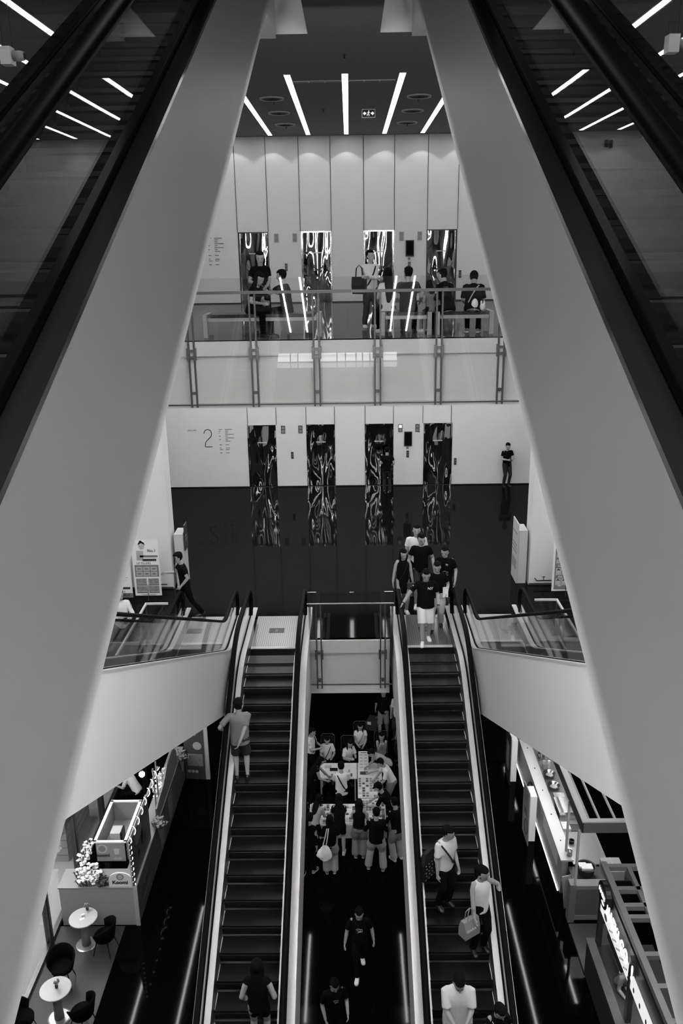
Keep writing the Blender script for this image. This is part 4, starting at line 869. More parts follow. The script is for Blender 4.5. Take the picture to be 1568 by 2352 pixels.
def mk_travel(t, w, h):
    text('TRAVEL', .13, PM, t, (-.30, -.012, 1.36), bold=.003); blk(t, PD, -.1, .25, 1.20, 1.28); text('USA', .08, WHITE, t, (-.0, -.013, 1.21))
    text('Travel', .11, PD, t, (-.2, -.012, .90))
    for k in range(6): blk(t, PL, -.28, .25-.05*(k % 3), .82-.06*k, .835-.06*k)
    blk(t, PM, -.28, .02, .43, .48); blk(t, PD, -.28, -.05, .34, .40); blk(t, PD, .0, .28, .34, .40)
    for k in range(4): blk(t, PM, -.24, .15, .28-.035*k, .29-.035*k)
    blk(t, PM, -w/2, w/2, .12, .24)
    for k in range(12): blk(t, PD, -w/2+.05*k, -w/2+.05*k+.03, .16, .19+.05*((k*7) % 5)/5, y=-.012)
banner(-5.03, 19.57, .66, 1.46, 0, 'tall white poster stand with a face and rows of small pictures', mk_beauty)
banner(-5.72, 19.45, .66, 1.50, 0, 'tall pale travel poster stand left of the poster with a face', mk_travel)
def mk_right(t, w, h):
    blk(t, PM, -.29, .33, .16, 1.25); text('4', .14, WHITE, t, (-.26, -.014, 1.40)); text('Fi', .12, PD, t, (-.26, -.014, 1.28)); text('Cli', .12, PD, t, (-.26, -.014, 1.17))
    for z in (1.05, .90): blk(t, PL, -.26, .1, z-.05, z+.05, y=-.012); MB().ball((-.08, -.014, z), (.12, .002, .03), 10, 4).build('printed_lips', PM, t)
    text('3,590.', .08, WHITE, t, (-.22, -.014, .76)); text('990.', .07, WHITE, t, (-.2, -.014, .47)); text('999.', .06, WHITE, t, (-.2, -.014, .24))
    for z in (.63, .36):
        for x in (-.19, -.04): blk(t, PL, x-.07, x+.07, z-.09, z+.09, y=-.012); face(t, x, z, .04)
banner(5.30, 19.6, .68, 1.50, 0, 'tall grey and white poster stand with pairs of faces on the right', mk_right)
for s, nm in ((-1, 'left'), (1, 'right')):
    t = thing('sign_totem', 'slim upright sign panel beside the %s pillar of the middle lobby' % nm, 'sign', (s*4.24, 20.7, Z2), 0)
    L_, zl = (.34, .02) if s > 0 else (.17, .95)
    MB().prism([(-L_, zl), (L_, zl), (L_, 1.62), (-L_, 1.62)], -.012, .012, 'x').build('panel', LGREY if s > 0 else mat('dark_board', .03), t)
    for z in ((1.3, 1.0, .9, .8) if s > 0 else (1.3, 1.2)): MB().box(-s*.016-.002, -s*.016+.002, -L_*.8, L_*.8, z, z+.03).build('printed_line', PM, t)
    for y in ((-.14, .14) if s > 0 else ()): MB().box(-s*.016-.002, -s*.016+.002, y-.11, y+.11, .35, .62).build('printed_photo', PPH, t)
    xa, xb = (s*.03, s*.25); MB().box(min(xa, xb), max(xa, xb), -.28, .28, 0.0, 1.42).build('back_box', LGREY, t)
t = thing('long_dustpan', 'black long-handled dustpan carried by the cleaner', 'dustpan', (-4.06, 18.12, Z2))
MB().tube([(.06, 0, 1.62), (.0, 0, .3), (-.05, 0, .08)], .011, 8).build('handle', DSTEEL, t); MB().tube([(.065, 0, 1.66), (.053, 0, 1.48)], .018, 8).build('grip', BLACK, t)
MB().prism([(-.12, 0), (.12, 0), (.12, .1), (.0, .16), (-.12, .10)], -.18, .10, 'y').build('pan', BLACK, t)
# bags and other things people carry
def tote(loc, w, h, d, m, label, rz=0, handle=.3, cat='bag', name='tote_bag', taper=.85):
    t = thing(name, label, cat, loc, rz)
    b = MB(); b.loft([[(-w/2*q, -d/2*q2, z), (w/2*q, -d/2*q2, z), (w/2*q, d/2*q2, z), (-w/2*q, d/2*q2, z)] for z, q, q2 in ((0, taper, 1), (h*.5, 1, 1), (h, 1, .5))]); b.build('bag_body', m, t)
    for s in (-1, 1): MB().tube([(-w*.25, s*d*.2, h*.97), (-w*.2, s*d*.15, h+handle*.7), (0, 0, h+handle), (w*.2, s*d*.15, h+handle*.7), (w*.25, s*d*.2, h*.97)], .008, 6).build('handle', m, t)
    return t
tote((.27, 20.02, .76), .34, .38, .12, BLACK, 'large black tote bag hanging from the shoulder of the man in white sweater', -.4, .26)
t = tote((1.83, 10.93, -8.66), .30, .30, .17, mat('paper_bag', .20, .6), 'grey paper shopping bag hanging from the ponytail woman\'s hand', .6, .20, name='paper_bag', taper=1)
text('ISARA', .075, WHITE, t, (-.13, -.088, .13), depth=.001, sx=1.0)
t = thing('shoulder_bag', 'dark shoulder bag printed with small pale hearts', 'bag', (1.24, 11.92, -8.42), .9)
MB().loft([[(x*q, y*q2, z) for x, y in ((-.18, -.06), (.18, -.06), (.18, .06), (-.18, .06))] for z, q, q2 in ((0, .8, .8), (.06, 1, 1.2), (.35, 1.0, 1), (.52, .5, .6))]).build('bag_body', CD, t)
for i in range(4):
    for j in range(5): MB().ball((-.13+.085*i+.02*(j % 2), -.074, .06+.07*j), (.014, .003, .013), 8, 4).build('printed_heart', LGREY, t)
b = MB(); b.v = []; 
t = thing('shoulder_bag', 'big soft white bag hanging behind the woman in wide pale trousers', 'bag', (-.72, 17.33, Z1+.58))
b.loft([ell(Vector((0, 0, z)), Vector((1, 0, 0)), Vector((0, 1, 0)), rx, ry, 16) for z, rx, ry in ((0, .05, .04), (.04, .15, .09), (.14, .205, .12), (.24, .17, .10), (.33, .10, .07), (.40, .06, .045), (.43, .03, .03))])
as_ob('bag_body', remesh(b, .012, 1, wr=.011, wk=42), WHITE, t)
for s in (-1, 1): MB().tube([(.04*s, 0, .38), (.05+.03*s, .02, .60), (.09+.02*s, .10, .82)], .012, 6).build('handle', WHITE, t)
t = thing('trolley_bag', 'dark trolley suitcase pulled behind the walking man', 'suitcase', (.52, 24.1, Z1), -.3)
b = MB(); b.box(-.22, .22, -.14, .14, .06, .58); b.v = [(x+.35*z, y, z*.75+.05) for x, y, z in b.v]; b.build('case', DARK, t); MB().box(-.02, .10, -.145, -.141, .30, .40).build('label_tag', WHITE, t)
MB().tube([(.2, 0, .45), (.42, 0, .72)], .012, 6).build('handle', STEEL, t); MB().cyl(-.15, 0, 0, .06, .03, 10).cyl(.2, 0, 0, .06, .03, 10).build('wheel', BLACK, t)
t = thing('backpack', 'dark backpack on the man in the polo shirt', 'bag', (2.36, 18.72, Z2+.90), .2); MB().loft([ell(Vector((0, 0, z)), Vector((1, 0, 0)), Vector((0, 1, 0)), rx, ry, 14) for z, rx, ry in ((0, .10, .05), (.04, .15, .09), (.2, .16, .11), (.38, .13, .09), (.43, .05, .04))]).build('pack', CD, t, smooth=True); MB().tube([(-.08, -.08, .40), (-.09, -.12, .2), (-.08, -.08, .05)], .012, 6).build('shoulder_strap', BLACK, t)
t = thing('plush_charm', 'white plush charm and small white bag at the bench end', 'toy', (2.80, 18.12, .49)); MB().ball((0, 0, .07), (.06, .05, .07), 12, 8).ball((-.03, 0, .15), (.02, .02, .05), 8, 5).ball((.03, 0, .15), (.02, .02, .05), 8, 5).build('plush', WHITE, t, smooth=True); MB().ball((-.16, .02, .12), (.07, .04, .12), 12, 8).build('pouch', WHITE, t, smooth=True)
t = thing('shoulder_bag', 'small dark bag at the hip of the woman in the black dress', 'bag', (1.40, 18.46, Z2+.70)); MB().box(-.09, .09, -.05, .02, 0, .14).build('bag_body', DARK, t); MB().cyl(.02, 0, 0, .01, .015, 10).build('clasp', STEEL, t).matrix_local = Matrix.Translation((.0, -.05, .07)) @ Matrix.Rotation(PI/2, 4, 'X')
t = thing('document_folder', 'white folder held by the woman in pale wide trousers', 'folder', (2.10, 17.52, Z2+.86), .2); MB().box(-.06, .06, -.01, .01, 0, .24).build('sheet', WHITE, t)
# ------------------------------------------------------------------ ground floor: craft tables
CREAM = mat('table_top_white', .62, .4); CLOTH = mat('table_cloth', .5, .7)
def table(x0, x1, y0, y1, label, cloth=False, h=.75):
    t = thing('display_table', label, 'table', ((x0+x1)/2, (y0+y1)/2, Z1)); a, b = (x1-x0)/2, (y1-y0)/2
    MB().box(-a, a, -b, b, h-.03, h).build('table_top', CREAM, t)
    for i in (-1, 1):
        for j in (-1, 1): MB().box(i*(a-.05)-.02, i*(a-.05)+.02, j*(b-.05)-.02, j*(b-.05)+.02, 0, h-.03).build('leg', LGREY, t)
    if cloth: MB().box(-a-.01, a+.01, -b-.01, -b, .35, h-.001).build('cloth_drop', CLOTH, t)
    return t
table(-.95, .10, 20.42, 21.16, 'white craft table at the far end between the escalators')
table(.12, .80, 19.55, 21.16, 'white table with a standing price sheet, right of the craft table')
table(.12, .84, 18.42, 19.50, 'long display table covered with small cards, right side', True)
table(-1.15, .10, 18.42, 19.28, 'front display table covered with small cards, left side', True)
CARD = [mat('card_%d' % i, v, .4) for i, v in enumerate((.12, .25, .5, .7, .06))]
cards = [MB().box(-.036, .036, -.034, .034, 0, .006+.002*i).mesh('sticker_card', CARD[i]) for i in range(5)]
random.seed(9); nc = 0
def cards_on(x0, x1, y0, y1, dx=.072, dy=.064):
    global nc
    y = y0
    while y < y1:
        x = x0
        while x < x1:
            if nc < 296 and random.random() > .06:
                o = bpy.data.objects.new('sticker_card', random.choice(cards)); COL.objects.link(o); o.location = (x, y, Z1+.7505); o.rotation_euler = (0, 0, random.uniform(-.12, .12))
                tag(o, 'small sticker card lying in rows on the display tables', 'card', 'sticker cards on the display tables'); nc += 1
            x += dx
        y += dy
cards_on(.18, .80, 18.48, 19.47, .085, .090); cards_on(-1.10, .06, 18.48, 19.25, .085, .092); cards_on(.18, .78, 19.62, 20.45, .10, .11)
for lab, x, y, m, g in (('round silver cup on the far craft table', -.80, 20.60, STEEL, 0), ('black pencil case on the far craft table', -.55, 20.8, BLACK, 1), ('steel beaker at the near edge of the far craft table', -.05, 20.50, STEEL, 0), ('bright glass jar in the middle of the far craft table', -.30, 20.92, WHITE, 0), ('dark zip pouch before the standing price sheet', .30, 20.62, DARK, 1), ('open booklet on the left of the far craft table', -.72, 20.98, PL, 2), ('grey notebook on the far craft table', -.52, 20.55, GREY, 2), ('small bottle on the far craft table', -.12, 20.72, LGREY, 0)):
    b = MB()
    if g == 0: b.lathe(0, 0, ((.03, 0), (.032, .05), (.03, .09), (.022, .095)), 16)
    elif g == 1: b.box(-.11, .11, -.035, .035, 0, .06)
    else: b.box(-.10, .10, -.07, .07, 0, .012)
    o = b.build('jar' if g == 0 else 'pouch' if g == 1 else 'booklet', m); o.location = (x, y, Z1+.7505); tag(o, lab, 'table item', 'things on the craft table')
t = thing('price_sheet', 'upright white price sheet on the table between the escalators', 'sign', (.29, 20.85, Z1+.751), 0)
MB().box(-.14, .14, -.006, .006, 0, .58).build('sheet', WHITE, t)
for k in range(5):
    for i in (-1, 1): MB().box(i*.06-.04, i*.06+.04, -.009, -.006, .06+.10*k, .075+.10*k).build('printed_line', PM, t)
MB().box(-.08, .08, -.009, -.006, .53, .55).build('printed_title', PD, t)
for x, y, nm in ((-.16, 22.05, 'behind the craft table'), (.22, 22.85, 'under the woman in the white blouse'), (-.76, 22.15, 'at the left end of the craft table'), (.84, 22.30, 'under the woman drinking')):
    t = thing('folding_chair', 'dark folding chair with steel back loop %s' % nm, 'chair', (x, y, Z1), PI, 'dark folding chairs')
    MB().box(-.2, .2, -.2, .2, .42, .45).build('seat', BLACK, t); MB().tube([(-.2, -.2, .42), (-.2, -.26, .88), (-.14, -.27, .93), (.14, -.27, .93), (.2, -.26, .88), (.2, -.2, .42)], .011, 6).build('back_frame', STEEL, t); MB().box(-.17, .17, -.26, -.24, .62, .88).build('backrest', BLACK, t)
    for i in (-1, 1):
        for j in (-1, 1): MB().tube([(i*.19, j*.19, 0), (i*.19, j*.16, .42)], .010, 6).build('leg', STEEL, t)
# ------------------------------------------------------------------ left: shop front, cafe kiosk, tables
m = MB()
t = thing('shop_front', 'tall glazed shop front with dark posts on the left of the ground floor', 'shop front', (-6.83, 0, Z1))
PY = (11.1, 13.2, 15.3, 17.42, 19.55, 21.7, 23.9)
for y in PY: MB().box(-.06, .06, y-.05, y+.05, 0, 5.0).box(.06, .10, y-.015, y+.015, 0, 5.0).build('post', DSTEEL, t)
for a, b in zip(PY, PY[1:]): MB().box(-.006, .006, a+.05, b-.05, .10, 5.0).build('glass_pane', GLASS, t)
MB().box(-.05, .05, 11.0, 24.0, 0, .10).build('sill', DSTEEL, t)
struct('wall_shop', MB().box(-10.2, -10, 8, 26, Z1, CE1), mat('shop_wall', .30, .7), 'pale wall inside the glazed shop')
struct('floor', MB().box(-10, -6.9, 8, 26, Z1, Z1+.02), mat('shop_floor', .35, .5), 'grey floor inside the glazed shop')
t = thing('display_block', 'pale brick-patterned block behind the shop glass', 'display block', (-8.0, 18.9, Z1+.02)); bm_ = mat('brick_print', .42, .7)
MB().box(-.75, .75, -.9, .9, 0, 1.25).build('block', bm_, t)
for k in range(5): MB().box(-.76, .76, -.91, .91, .2+.22*k, .21+.22*k).build('joint', GREY, t)
area('shop_fill_light', (-8.4, 17, CE1-.1), (1.2, 6), 230)  # unseen area light added to brighten the shop interior behind the glass
struct('floor', MB().box(-6.78, -5.28, 11.0, 15.84, Z1, Z1+.012), mat('cafe_floor', .030, .5), 'slightly lighter floor strip under the cafe tables')
KG = mat('kiosk_side', .07, .5); KW = mat('kiosk_front', .33, .45)
t = thing('cafe_kiosk', 'long cafe kiosk counter with pale short end and dark printed side', 'kiosk', (0, 0, Z1))
MB().box(-6.72, -4.97, 15.89, 16.45, 0, 1.02).build('front_body', KW, t); MB().box(-5.25, -4.97, 16.45, 21.6, 0, 1.02).build('side_body', KG, t)
MB().box(-4.97, -4.945, 15.89, 21.6, .03, 1.04).build('side_panel', KG, t); MB().box(-5.02, -4.93, 15.86, 15.9, 0, 1.03).build('corner_trim', LGREY, t)
MB().box(-6.74, -4.94, 15.87, 16.5, 1.02, 1.05).box(-5.3, -4.94, 16.5, 21.6, 1.02, 1.05).build('counter_top', mat('counter_pale', .26, .35), t)
m = MB(); pr = [(18.20, 1.05), (18.2, 1.42), (18.6, 1.50), (19.0, 1.52), (19.3, 1.62), (19.6, 1.78), (20.2, 1.80), (20.5, 1.70), (20.7, 1.5), (20.8, 1.05)]
m.prism(pr, -4.99, -4.95, 'x').build('ribbed_screen', mat_lines('ribbed_grey', .20, .10, 1, .05, .4, .5, 0), t)
for z in (.55,):
    o = text('koomi', .36, mat('side_print', .025, .5), t, (-4.942, 16.35, .50), (PI/2, 0, PI/2), .002); o.scale = (.8, 1, 1)
for k in range(9): MB().box(-4.944, -4.941, 16.4+.2*k, 16.4+.2*k+.14, .28+.03*(k % 2), .33).build('side_lettering', mat('side_print2', .12, .5), t)
for y in (18.3, 19.35): MB().prism([(y, .15), (y+.35, .15), (y+.45, .9), (y-.05, .9)], -4.944, -4.940, 'x').build('printed_cone', mat('cone_print', .15, .5), t)
t = thing('ice_chest', 'open white topping chest with printed front on the kiosk', 'chest', (-5.72, 17.5, Z1+1.05))
w2, l2 = .37, .78
MB().box(-w2, w2, -l2, -l2+.03, 0, .55).box(-w2, w2, l2-.03, l2, 0, .55).box(-w2, -w2+.03, -l2, l2, 0, .55).box(w2-.03, w2, -l2, l2, 0, .55).box(-w2, w2, -l2, l2, 0, .03).build('chest_walls', mat('chest_grey', .26, .5), t)
MB().box(-w2-.02, w2+.02, -l2-.02, -l2+.05, .55, .58).box(-w2-.02, w2+.02, l2-.05, l2+.02, .55, .58).box(-w2-.02, -w2+.05, -l2, l2, .55, .58).box(w2-.05, w2+.02, -l2, l2, .55, .58).build('rim', WHITE, t)
MB().cyl(0, 0, 0, .004, .12, 28).build('round_logo', LGREY, t).matrix_local = Matrix.Translation((-.2, -l2-.0, .38)) @ Matrix.Rotation(PI/2, 4, 'X')
MB().cyl(0, 0, 0, .004, .09, 28).build('round_logo_centre', GREY, t).matrix_local = Matrix.Translation((-.2, -l2-.003, .38)) @ Matrix.Rotation(PI/2, 4, 'X')
text('koomi', .12, BLACK, t, (-.34, -l2-.004, .16), bold=.003); MB().cyl(0, 0, 0, .16, .05, 14, .075).build('printed_cup', LGREY, t).matrix_local = Matrix.Translation((.14, -l2-.004, .22)) @ Matrix.Scale(.03, 4, (0, 1, 0))
MB().ball((.10, -l2-.002, .10), (.05, .004, .035), 10, 5).ball((.20, -l2-.002, .10), (.06, .004, .04), 10, 5).build('printed_scoops', PL, t)
t2 = thing('cash_register', 'white till with dark screen inside the open chest', 'till', (-5.72, 17.35, Z1+1.085)); MB().box(-.14, .10, -.16, .14, 0, .40).build('till_body', LGREY, t2); MB().box(.11, .15, -.15, .12, .05, .42).build('screen', BLACK, t2)
t = thing('arched_sign', 'white arched Koomi sign on the kiosk corner', 'sign', (-5.30, 15.93, Z1+1.05))
MB().prism([(-.27, 0), (.27, 0), (.27, .17)]+[(.27*math.cos(a), .17+.2*math.sin(a)) for a in [PI*k/14 for k in range(1, 14)]]+[(-.27, .17)], -.015, .015, 'y').build('sign_board', WHITE, t)
text('Koomi', .13, BLACK, t, (-.19, -.018, .07), bold=.004)
MB().cyl(0, 0, 0, .004, .085, 24).build('round_logo', GREY, t).matrix_local = Matrix.Translation((0, -.016, .26)) @ Matrix.Rotation(PI/2, 4, 'X'); MB().cyl(0, 0, 0, .004, .06, 24).build('round_logo_centre', LGREY, t).matrix_local = Matrix.Translation((0, -.019, .26)) @ Matrix.Rotation(PI/2, 4, 'X')
t = thing('kiosk_frame', 'slim pole and beam frame wound with a glowing rope light', 'frame', (-5.02, 15.97, Z1+1.05))
MB().cyl(0, 0, 0, 1.15, .02, 10).box(-.02, .02, 0, 2.9, 1.13, 1.17).cyl(0, 2.45, 0, 1.4, .02, 8).cyl(0, 2.75, 0, 1.4, .02, 8).build('frame_bars', GREY, t)
ROPE = mat_emit('rope_light', 3.5)
pts = [(.036*math.cos(a), .036*math.sin(a), 1.15*a/(2*PI*8)) for a in [2*PI*8*k/160 for k in range(161)]]; MB().tube(pts, .0065, 6).build('rope_light', ROPE, t)
pts = [(.05*math.cos(a), 2.9*a/(2*PI*8), 1.15+.05*math.sin(a)) for a in [2*PI*8*k/160 for k in range(161)]]; MB().tube(pts, .0065, 6).build('rope_light', ROPE, t)
t = thing('menu_board', 'large dark menu board standing on the kiosk counter', 'menu board', (-4.99, 16.75, Z1+1.05))
MB().prism([(-.82, .0), (.85, .0), (.85, 1.18), (-.82, 1.18)], -.03, .0, 'x').build('board', mat('board_dark', .065, .45), t); MB().prism([(-.85, .0), (.88, .0), (.88, 1.21), (-.85, 1.21)], -.055, -.032, 'x').build('frame', LGREY, t)
for y, z, r in ((.1, .62, .2), (-.25, .45, .12), (.35, .4, .1)): MB().ball((.002, y, z), (.003, r*.5, r), 12, 6).build('printed_dessert', BLACK, t)
for k in range(6): MB().box(0, .003, -.5+.02*k, .1, 1.0-.05*k, 1.015-.05*k).build('printed_line', PM, t)
def bouquet(loc, r, n, m1, m2, label, cone=False, sx_=1, sy_=1):
    t = thing('flower_bouquet', label, 'flowers', loc); rr = random.Random(n)
    for m_, nm in ((m1, 'blossoms'), (m2, 'leaves')):
        b = MB()
        for k in range(n if nm == 'blossoms' else n//2):
            a, q, z = rr.uniform(0, 6.28), r*math.sqrt(rr.random()), rr.uniform(.02, r*.8)
            c = (q*math.cos(a)*sx_, q*math.sin(a)*sy_, z)
            if nm == 'blossoms':
                for p in range(5): aa = p*1.257+rr.random(); b.ball((c[0]+.022*math.cos(aa), c[1]+.022*math.sin(aa), c[2]+rr.uniform(-.01, .01)), (.030, .030, .016), 6, 4)
            else: b.tube([(c[0], c[1], 0), (c[0]*1.2, c[1]*1.2, z+.03), (c[0]*1.35, c[1]*1.35, z)], [.008, .016, .003], 5)
        o = b.build(nm, m_, t); o['kind'] = 'stuff'
    if cone: MB().cyl(0, 0, -.42, .03, .01, 12, .09).build('paper_cone', GREY, t)
bouquet((-6.08, 16.15, Z1+1.05), .34, 85, WHITE, DARK, 'mass of white paper blossoms at the kiosk corner', sx_=.9, sy_=.8); bouquet((-6.42, 17.0, Z1+1.0), .26, 44, WHITE, DARK, 'white blossoms along the shop glass behind the kiosk', sx_=.5, sy_=1.7)
bouquet((-5.70, 16.0, Z1+1.05), .15, 22, DARK, DARK, 'dark dried flowers beside the arched sign')
bouquet((-4.87, 18.02, Z1+1.08), .18, 36, GREY, DARK, 'grey hydrangea bunch in a paper cone on the kiosk side, nearer one', True); bouquet((-4.87, 20.95, Z1+1.08), .20, 36, GREY, DARK, 'grey flower bunch in a paper cone at the far end of the kiosk', True)
bouquet((-5.15, 19.6, Z1+1.2), .22, 40, WHITE, LGREY, 'pale flowers and toppings behind the ribbed kiosk screen', sx_=.6, sy_=3.2)
t = thing('globe_lamp', 'small glowing globe lamp hanging in the kiosk', 'lamp', (-5.43, 18.85, Z1+2.0)); MB().ball((0, 0, 0), .075, 16, 10).build('globe', mat_emit('globe', 30.0), t, smooth=True); MB().cyl(0, 0, .075, .14, .02, 8).cyl(0, 0, .14, 1.6, .004, 5).build('cable', BLACK, t)
t = thing('standing_poster', 'dark standing poster with desserts at the far end of the kiosk', 'poster', (-4.62, 21.55, Z1), -.12)
MB().box(-.30, .30, -.02, .02, 0, 1.75).build('board', mat('poster_grey', .06, .5), t); MB().box(.30, .42, .0, .04, .0, 1.75).build('stand', LGREY, t)
text('69', .14, LGREY, t, (-.05, -.024, 1.45), bold=.003); MB().cyl(0, 0, 0, .003, .13, 24).build('printed_waffle', PL, t).matrix_local = Matrix.Translation((.1, -.022, 1.12)) @ Matrix.Rotation(PI/2, 4, 'X')
MB().box(-.22, .24, -.024, -.02, .45, .85).build('printed_cake', PPH, t)
for k in range(3): MB().cyl(0, 0, 0, .003, .05, 14).build('printed_cup', PL, t).matrix_local = Matrix.Translation((-.18+.11*k, -.022, .26)) @ Matrix.Rotation(PI/2, 4, 'X')
gp('staff member in a white shirt and black apron bent over work inside the kiosk', -6.0, 20.2, -1.8, 1.62, hip=(0, 0, .62), lf=(.12, -.40), rf=(-.12, -.38), lk=(.1, -1, .8), rk=(-.1, -1, .8), lean=.5, hp=.4, lh=(.14, -.55, .75), rh=(-.12, -.55, .78), top=CW, sleeve=.8, bot=CB)
MARB = mat('marble_top', .42, .3, noise=.12, nscale=5)
def cafe_table(x, y, label):
    t = thing('cafe_table', label, 'table', (x, y, Z1+.012), 0, 'round cafe tables')
    MB().lathe(0, 0, ((.29, .715), (.31, .725), (.31, .745), (.30, .75))).build('table_top', MARB, t); MB().lathe(0, 0, ((.10, .02), (.085, .3), (.085, .6), (.10, .715))).build('pedestal', GREY, t, smooth=True); MB().lathe(0, 0, ((.23, 0), (.23, .012), (.20, .02))).build('base_plate', mat('base_steel', .35, .25, .6), t)
cafe_table(-6.01, 15.30, 'round marble cafe table next to the pale kiosk end'); cafe_table(-6.00, 13.40, 'round marble cafe table at the bottom left corner')
def vase(x, y, label):
    t = thing('flower_vase', label, 'vase', (x, y, Z1+.7625)); MB().lathe(0, 0, ((.03, 0), (.035, .05), (.02, .09))).build('vase', DARK, t); b = MB(); rr = random.Random(int(y*10))
    for k in range(14): b.ball((rr.uniform(-.05, .05), rr.uniform(-.05, .05), rr.uniform(.08, .17)), .022, 6, 4)
    o = b.build('blossoms', GREY, t); o['kind'] = 'stuff'
vase(-5.98, 15.52, 'small dark flower vase on the table by the kiosk'); vase(-5.98, 13.42, 'small dark flower vase on the corner table')
t = thing('table_card', 'small white card and napkins on the table by the kiosk', 'card', (-6.02, 15.25, Z1+.7625), .5); MB().box(-.05, .05, -.03, .03, 0, .004).box(.0, .07, .05, .09, 0, .05).build('card', WHITE, t)
def tub_chair(x, y, rz, label):
    t = thing('tub_chair', label, 'chair', (x, y, Z1+.012), rz, 'dark upholstered cafe chairs')
    MB().loft([ell(Vector((0, 0, z)), Vector((1, 0, 0)), Vector((0, 1, 0)), r, r*.95, 18) for z, r in ((.36, .17), (.38, .225), (.45, .235), (.475, .20))]).build('seat', CB, t, smooth=True)
    n = 15; rings = []
    for i in range(n):
        a = -0.15*PI+1.3*PI*i/(n-1); e = abs(i-(n-1)/2)/((n-1)/2); h = .82-.20*e*e; co, si = math.cos(a), math.sin(a)
        rings.append([(co*.235, si*.225, .40), (co*.30, si*.285, h-.03), (co*.285, si*.27, h), (co*.265, si*.25, h-.03), (co*.215, si*.205, .42)])
    MB().loft(rings).build('backrest', CB, t, smooth=True)
    for i in (-1, 1):
        for j in (-1, 1): MB().tube([(i*.20, j*.20, 0), (i*.13, j*.12, .38)], [.010, .014], 8).build('leg', BLACK, t)
tub_chair(-5.52, 15.12, -PI/2-.2, 'dark tub chair to the right of the table by the kiosk'); tub_chair(-6.18, 14.25, .1, 'dark tub chair between the two marble tables'); tub_chair(-5.42, 13.15, -PI/2-.5, 'dark tub chair right of the corner table'); tub_chair(-6.55, 13.0, PI*.6, 'dark tub chair left of the corner table')

# ------------------------------------------------------------------ right: food stalls
SW = mat('stall_white', .55, .4); WOOD = mat('stall_wood', .09, .5, noise=.35, nscale=3); LED2 = mat_emit('led_line', 5.0)
t = thing('food_counter', 'long white food stall counter on the right with a lit foot line', 'counter', (0, 0, Z1))
MB().box(4.90, 5.05, 16.75, 22.6, .06, 1.0).build('front_panel', mat('counter_front', .30, .45), t); MB().box(4.86, 5.16, 16.7, 22.6, 1.0, 1.04).build('counter_ledge', SW, t); MB().box(5.16, 5.95, 16.7, 22.6, .9, .93).build('work_top', mat('work_top', .25, .3, .3), t)
MB().box(4.88, 4.90, 16.9, 22.6, .0, .016).build('foot_light', LED2, t); MB().box(5.9, 6.0, 16.7, 22.6, 0, .9).build('back_panel', GREY, t)
MB().box(4.88, 4.90, 17.1, 18.6, .55, .9).build('lace_cloth', mat('lace', .62, .7), t)
MB().tube([(4.885, 20.0+.55*math.cos(a), .2+.55*math.sin(a)) for a in [PI*k/16 for k in range(17)]], .03, 6).build('arch_print', DARK, t)
for y in (17.4, 18.4, 19.4, 20.4, 21.4): MB().box(5.0, 5.03, y-.02, y+.02, 1.04, 1.05).build('hook', DARK, t)
area('stall_lamp', (5.5, 18.8, Z1+2.35), (.5, 4.4), 24)
t = thing('stall_canopy', 'open rectangular canopy frame with dark side beam above the food counter', 'canopy frame', (0, 0, Z1))
MB().box(5.04, 5.08, 15.9, 22.5, 2.42, 2.68).build('side_beam', DARK, t); MB().box(5.08, 6.4, 15.9, 15.94, 2.42, 2.68).build('end_beam', mat('beam_grey', .14, .5), t)
MB().box(5.04, 5.18, 15.9, 22.5, 2.68, 2.71).box(5.18, 6.4, 15.9, 16.02, 2.68, 2.71).build('top_trim', SW, t)
for x in (5.45, 5.80): MB().box(x, x+.035, 16.0, 22.5, 2.60, 2.66).build('light_rail', SW, t)
for y in (17.9, 18.05, 20.4): MB().box(5.18, 6.4, y, y+.03, 2.6, 2.65).build('cross_bar', SW, t)
MB().box(4.98, 5.03, 15.94, 15.99, 1.03, 2.45).build('pole', LGREY, t); MB().box(5.03, 5.08, 17.0, 17.05, 1.04, 2.45).build('pole', LGREY, t)
t = thing('menu_screen', 'long thin black menu screen hanging edge-on over the counter', 'screen', (5.42, 19.9, Z1+1.55)); MB().box(-.02, .02, -1.3, 1.3, 0, .30).build('panel', BLACK, t); MB().box(-.03, -.02, -1.3, 1.3, .30, .33).build('edge', SW, t)
def onc(name, label, x, y, mb, m, g='utensils on the food counter', z=.93): o = mb.build(name, m, smooth=False); o.location = (x, y, Z1+z+.001); return tag(o, label, 'kitchen item', g)
t = thing('pump_bottle', 'left of two white-capped bottles on the food counter', 'bottle', (5.30, 20.55, Z1+.931)); MB().lathe(0, 0, ((.045, 0), (.045, .16), (.02, .19))).build('bottle_body', LGREY, t); MB().cyl(0, 0, .19, .25, .035).build('cap', WHITE, t)
t2 = dup(t); t2.location = (5.44, 20.55, Z1+.931); t2['label'] = 'right of two white-capped bottles on the food counter'
for y, lab in ((20.15, 'shiny steel mixing bowl, the farther one on the food counter'), (19.62, 'shiny steel mixing bowl, the nearer one on the food counter')):
    t = thing('mixing_bowl', lab, 'bowl', (5.36, y, Z1+.931), 0, 'steel bowls'); MB().lathe(0, 0, ((.07, 0), (.13, .05), (.165, .13), (.17, .135), (.158, .13), (.12, .055), (.05, .012)), 24).build('bowl', STEEL, t, smooth=True); MB().ball((0, 0, .07), (.10, .10, .03), 12, 6).build('contents', LGREY, t)
t = thing('steamer_tray', 'stack of clear lidded steel trays glowing under the stall lamp', 'tray', (5.46, 18.62, Z1+.931))
for k in range(4): MB().box(-.25, .25, -.30+.15*k, -.17+.15*k, 0, .22).build('pan', STEEL, t)
MB().box(-.27, .27, -.33, .32, .22, .24).build('lid', STEEL, t)
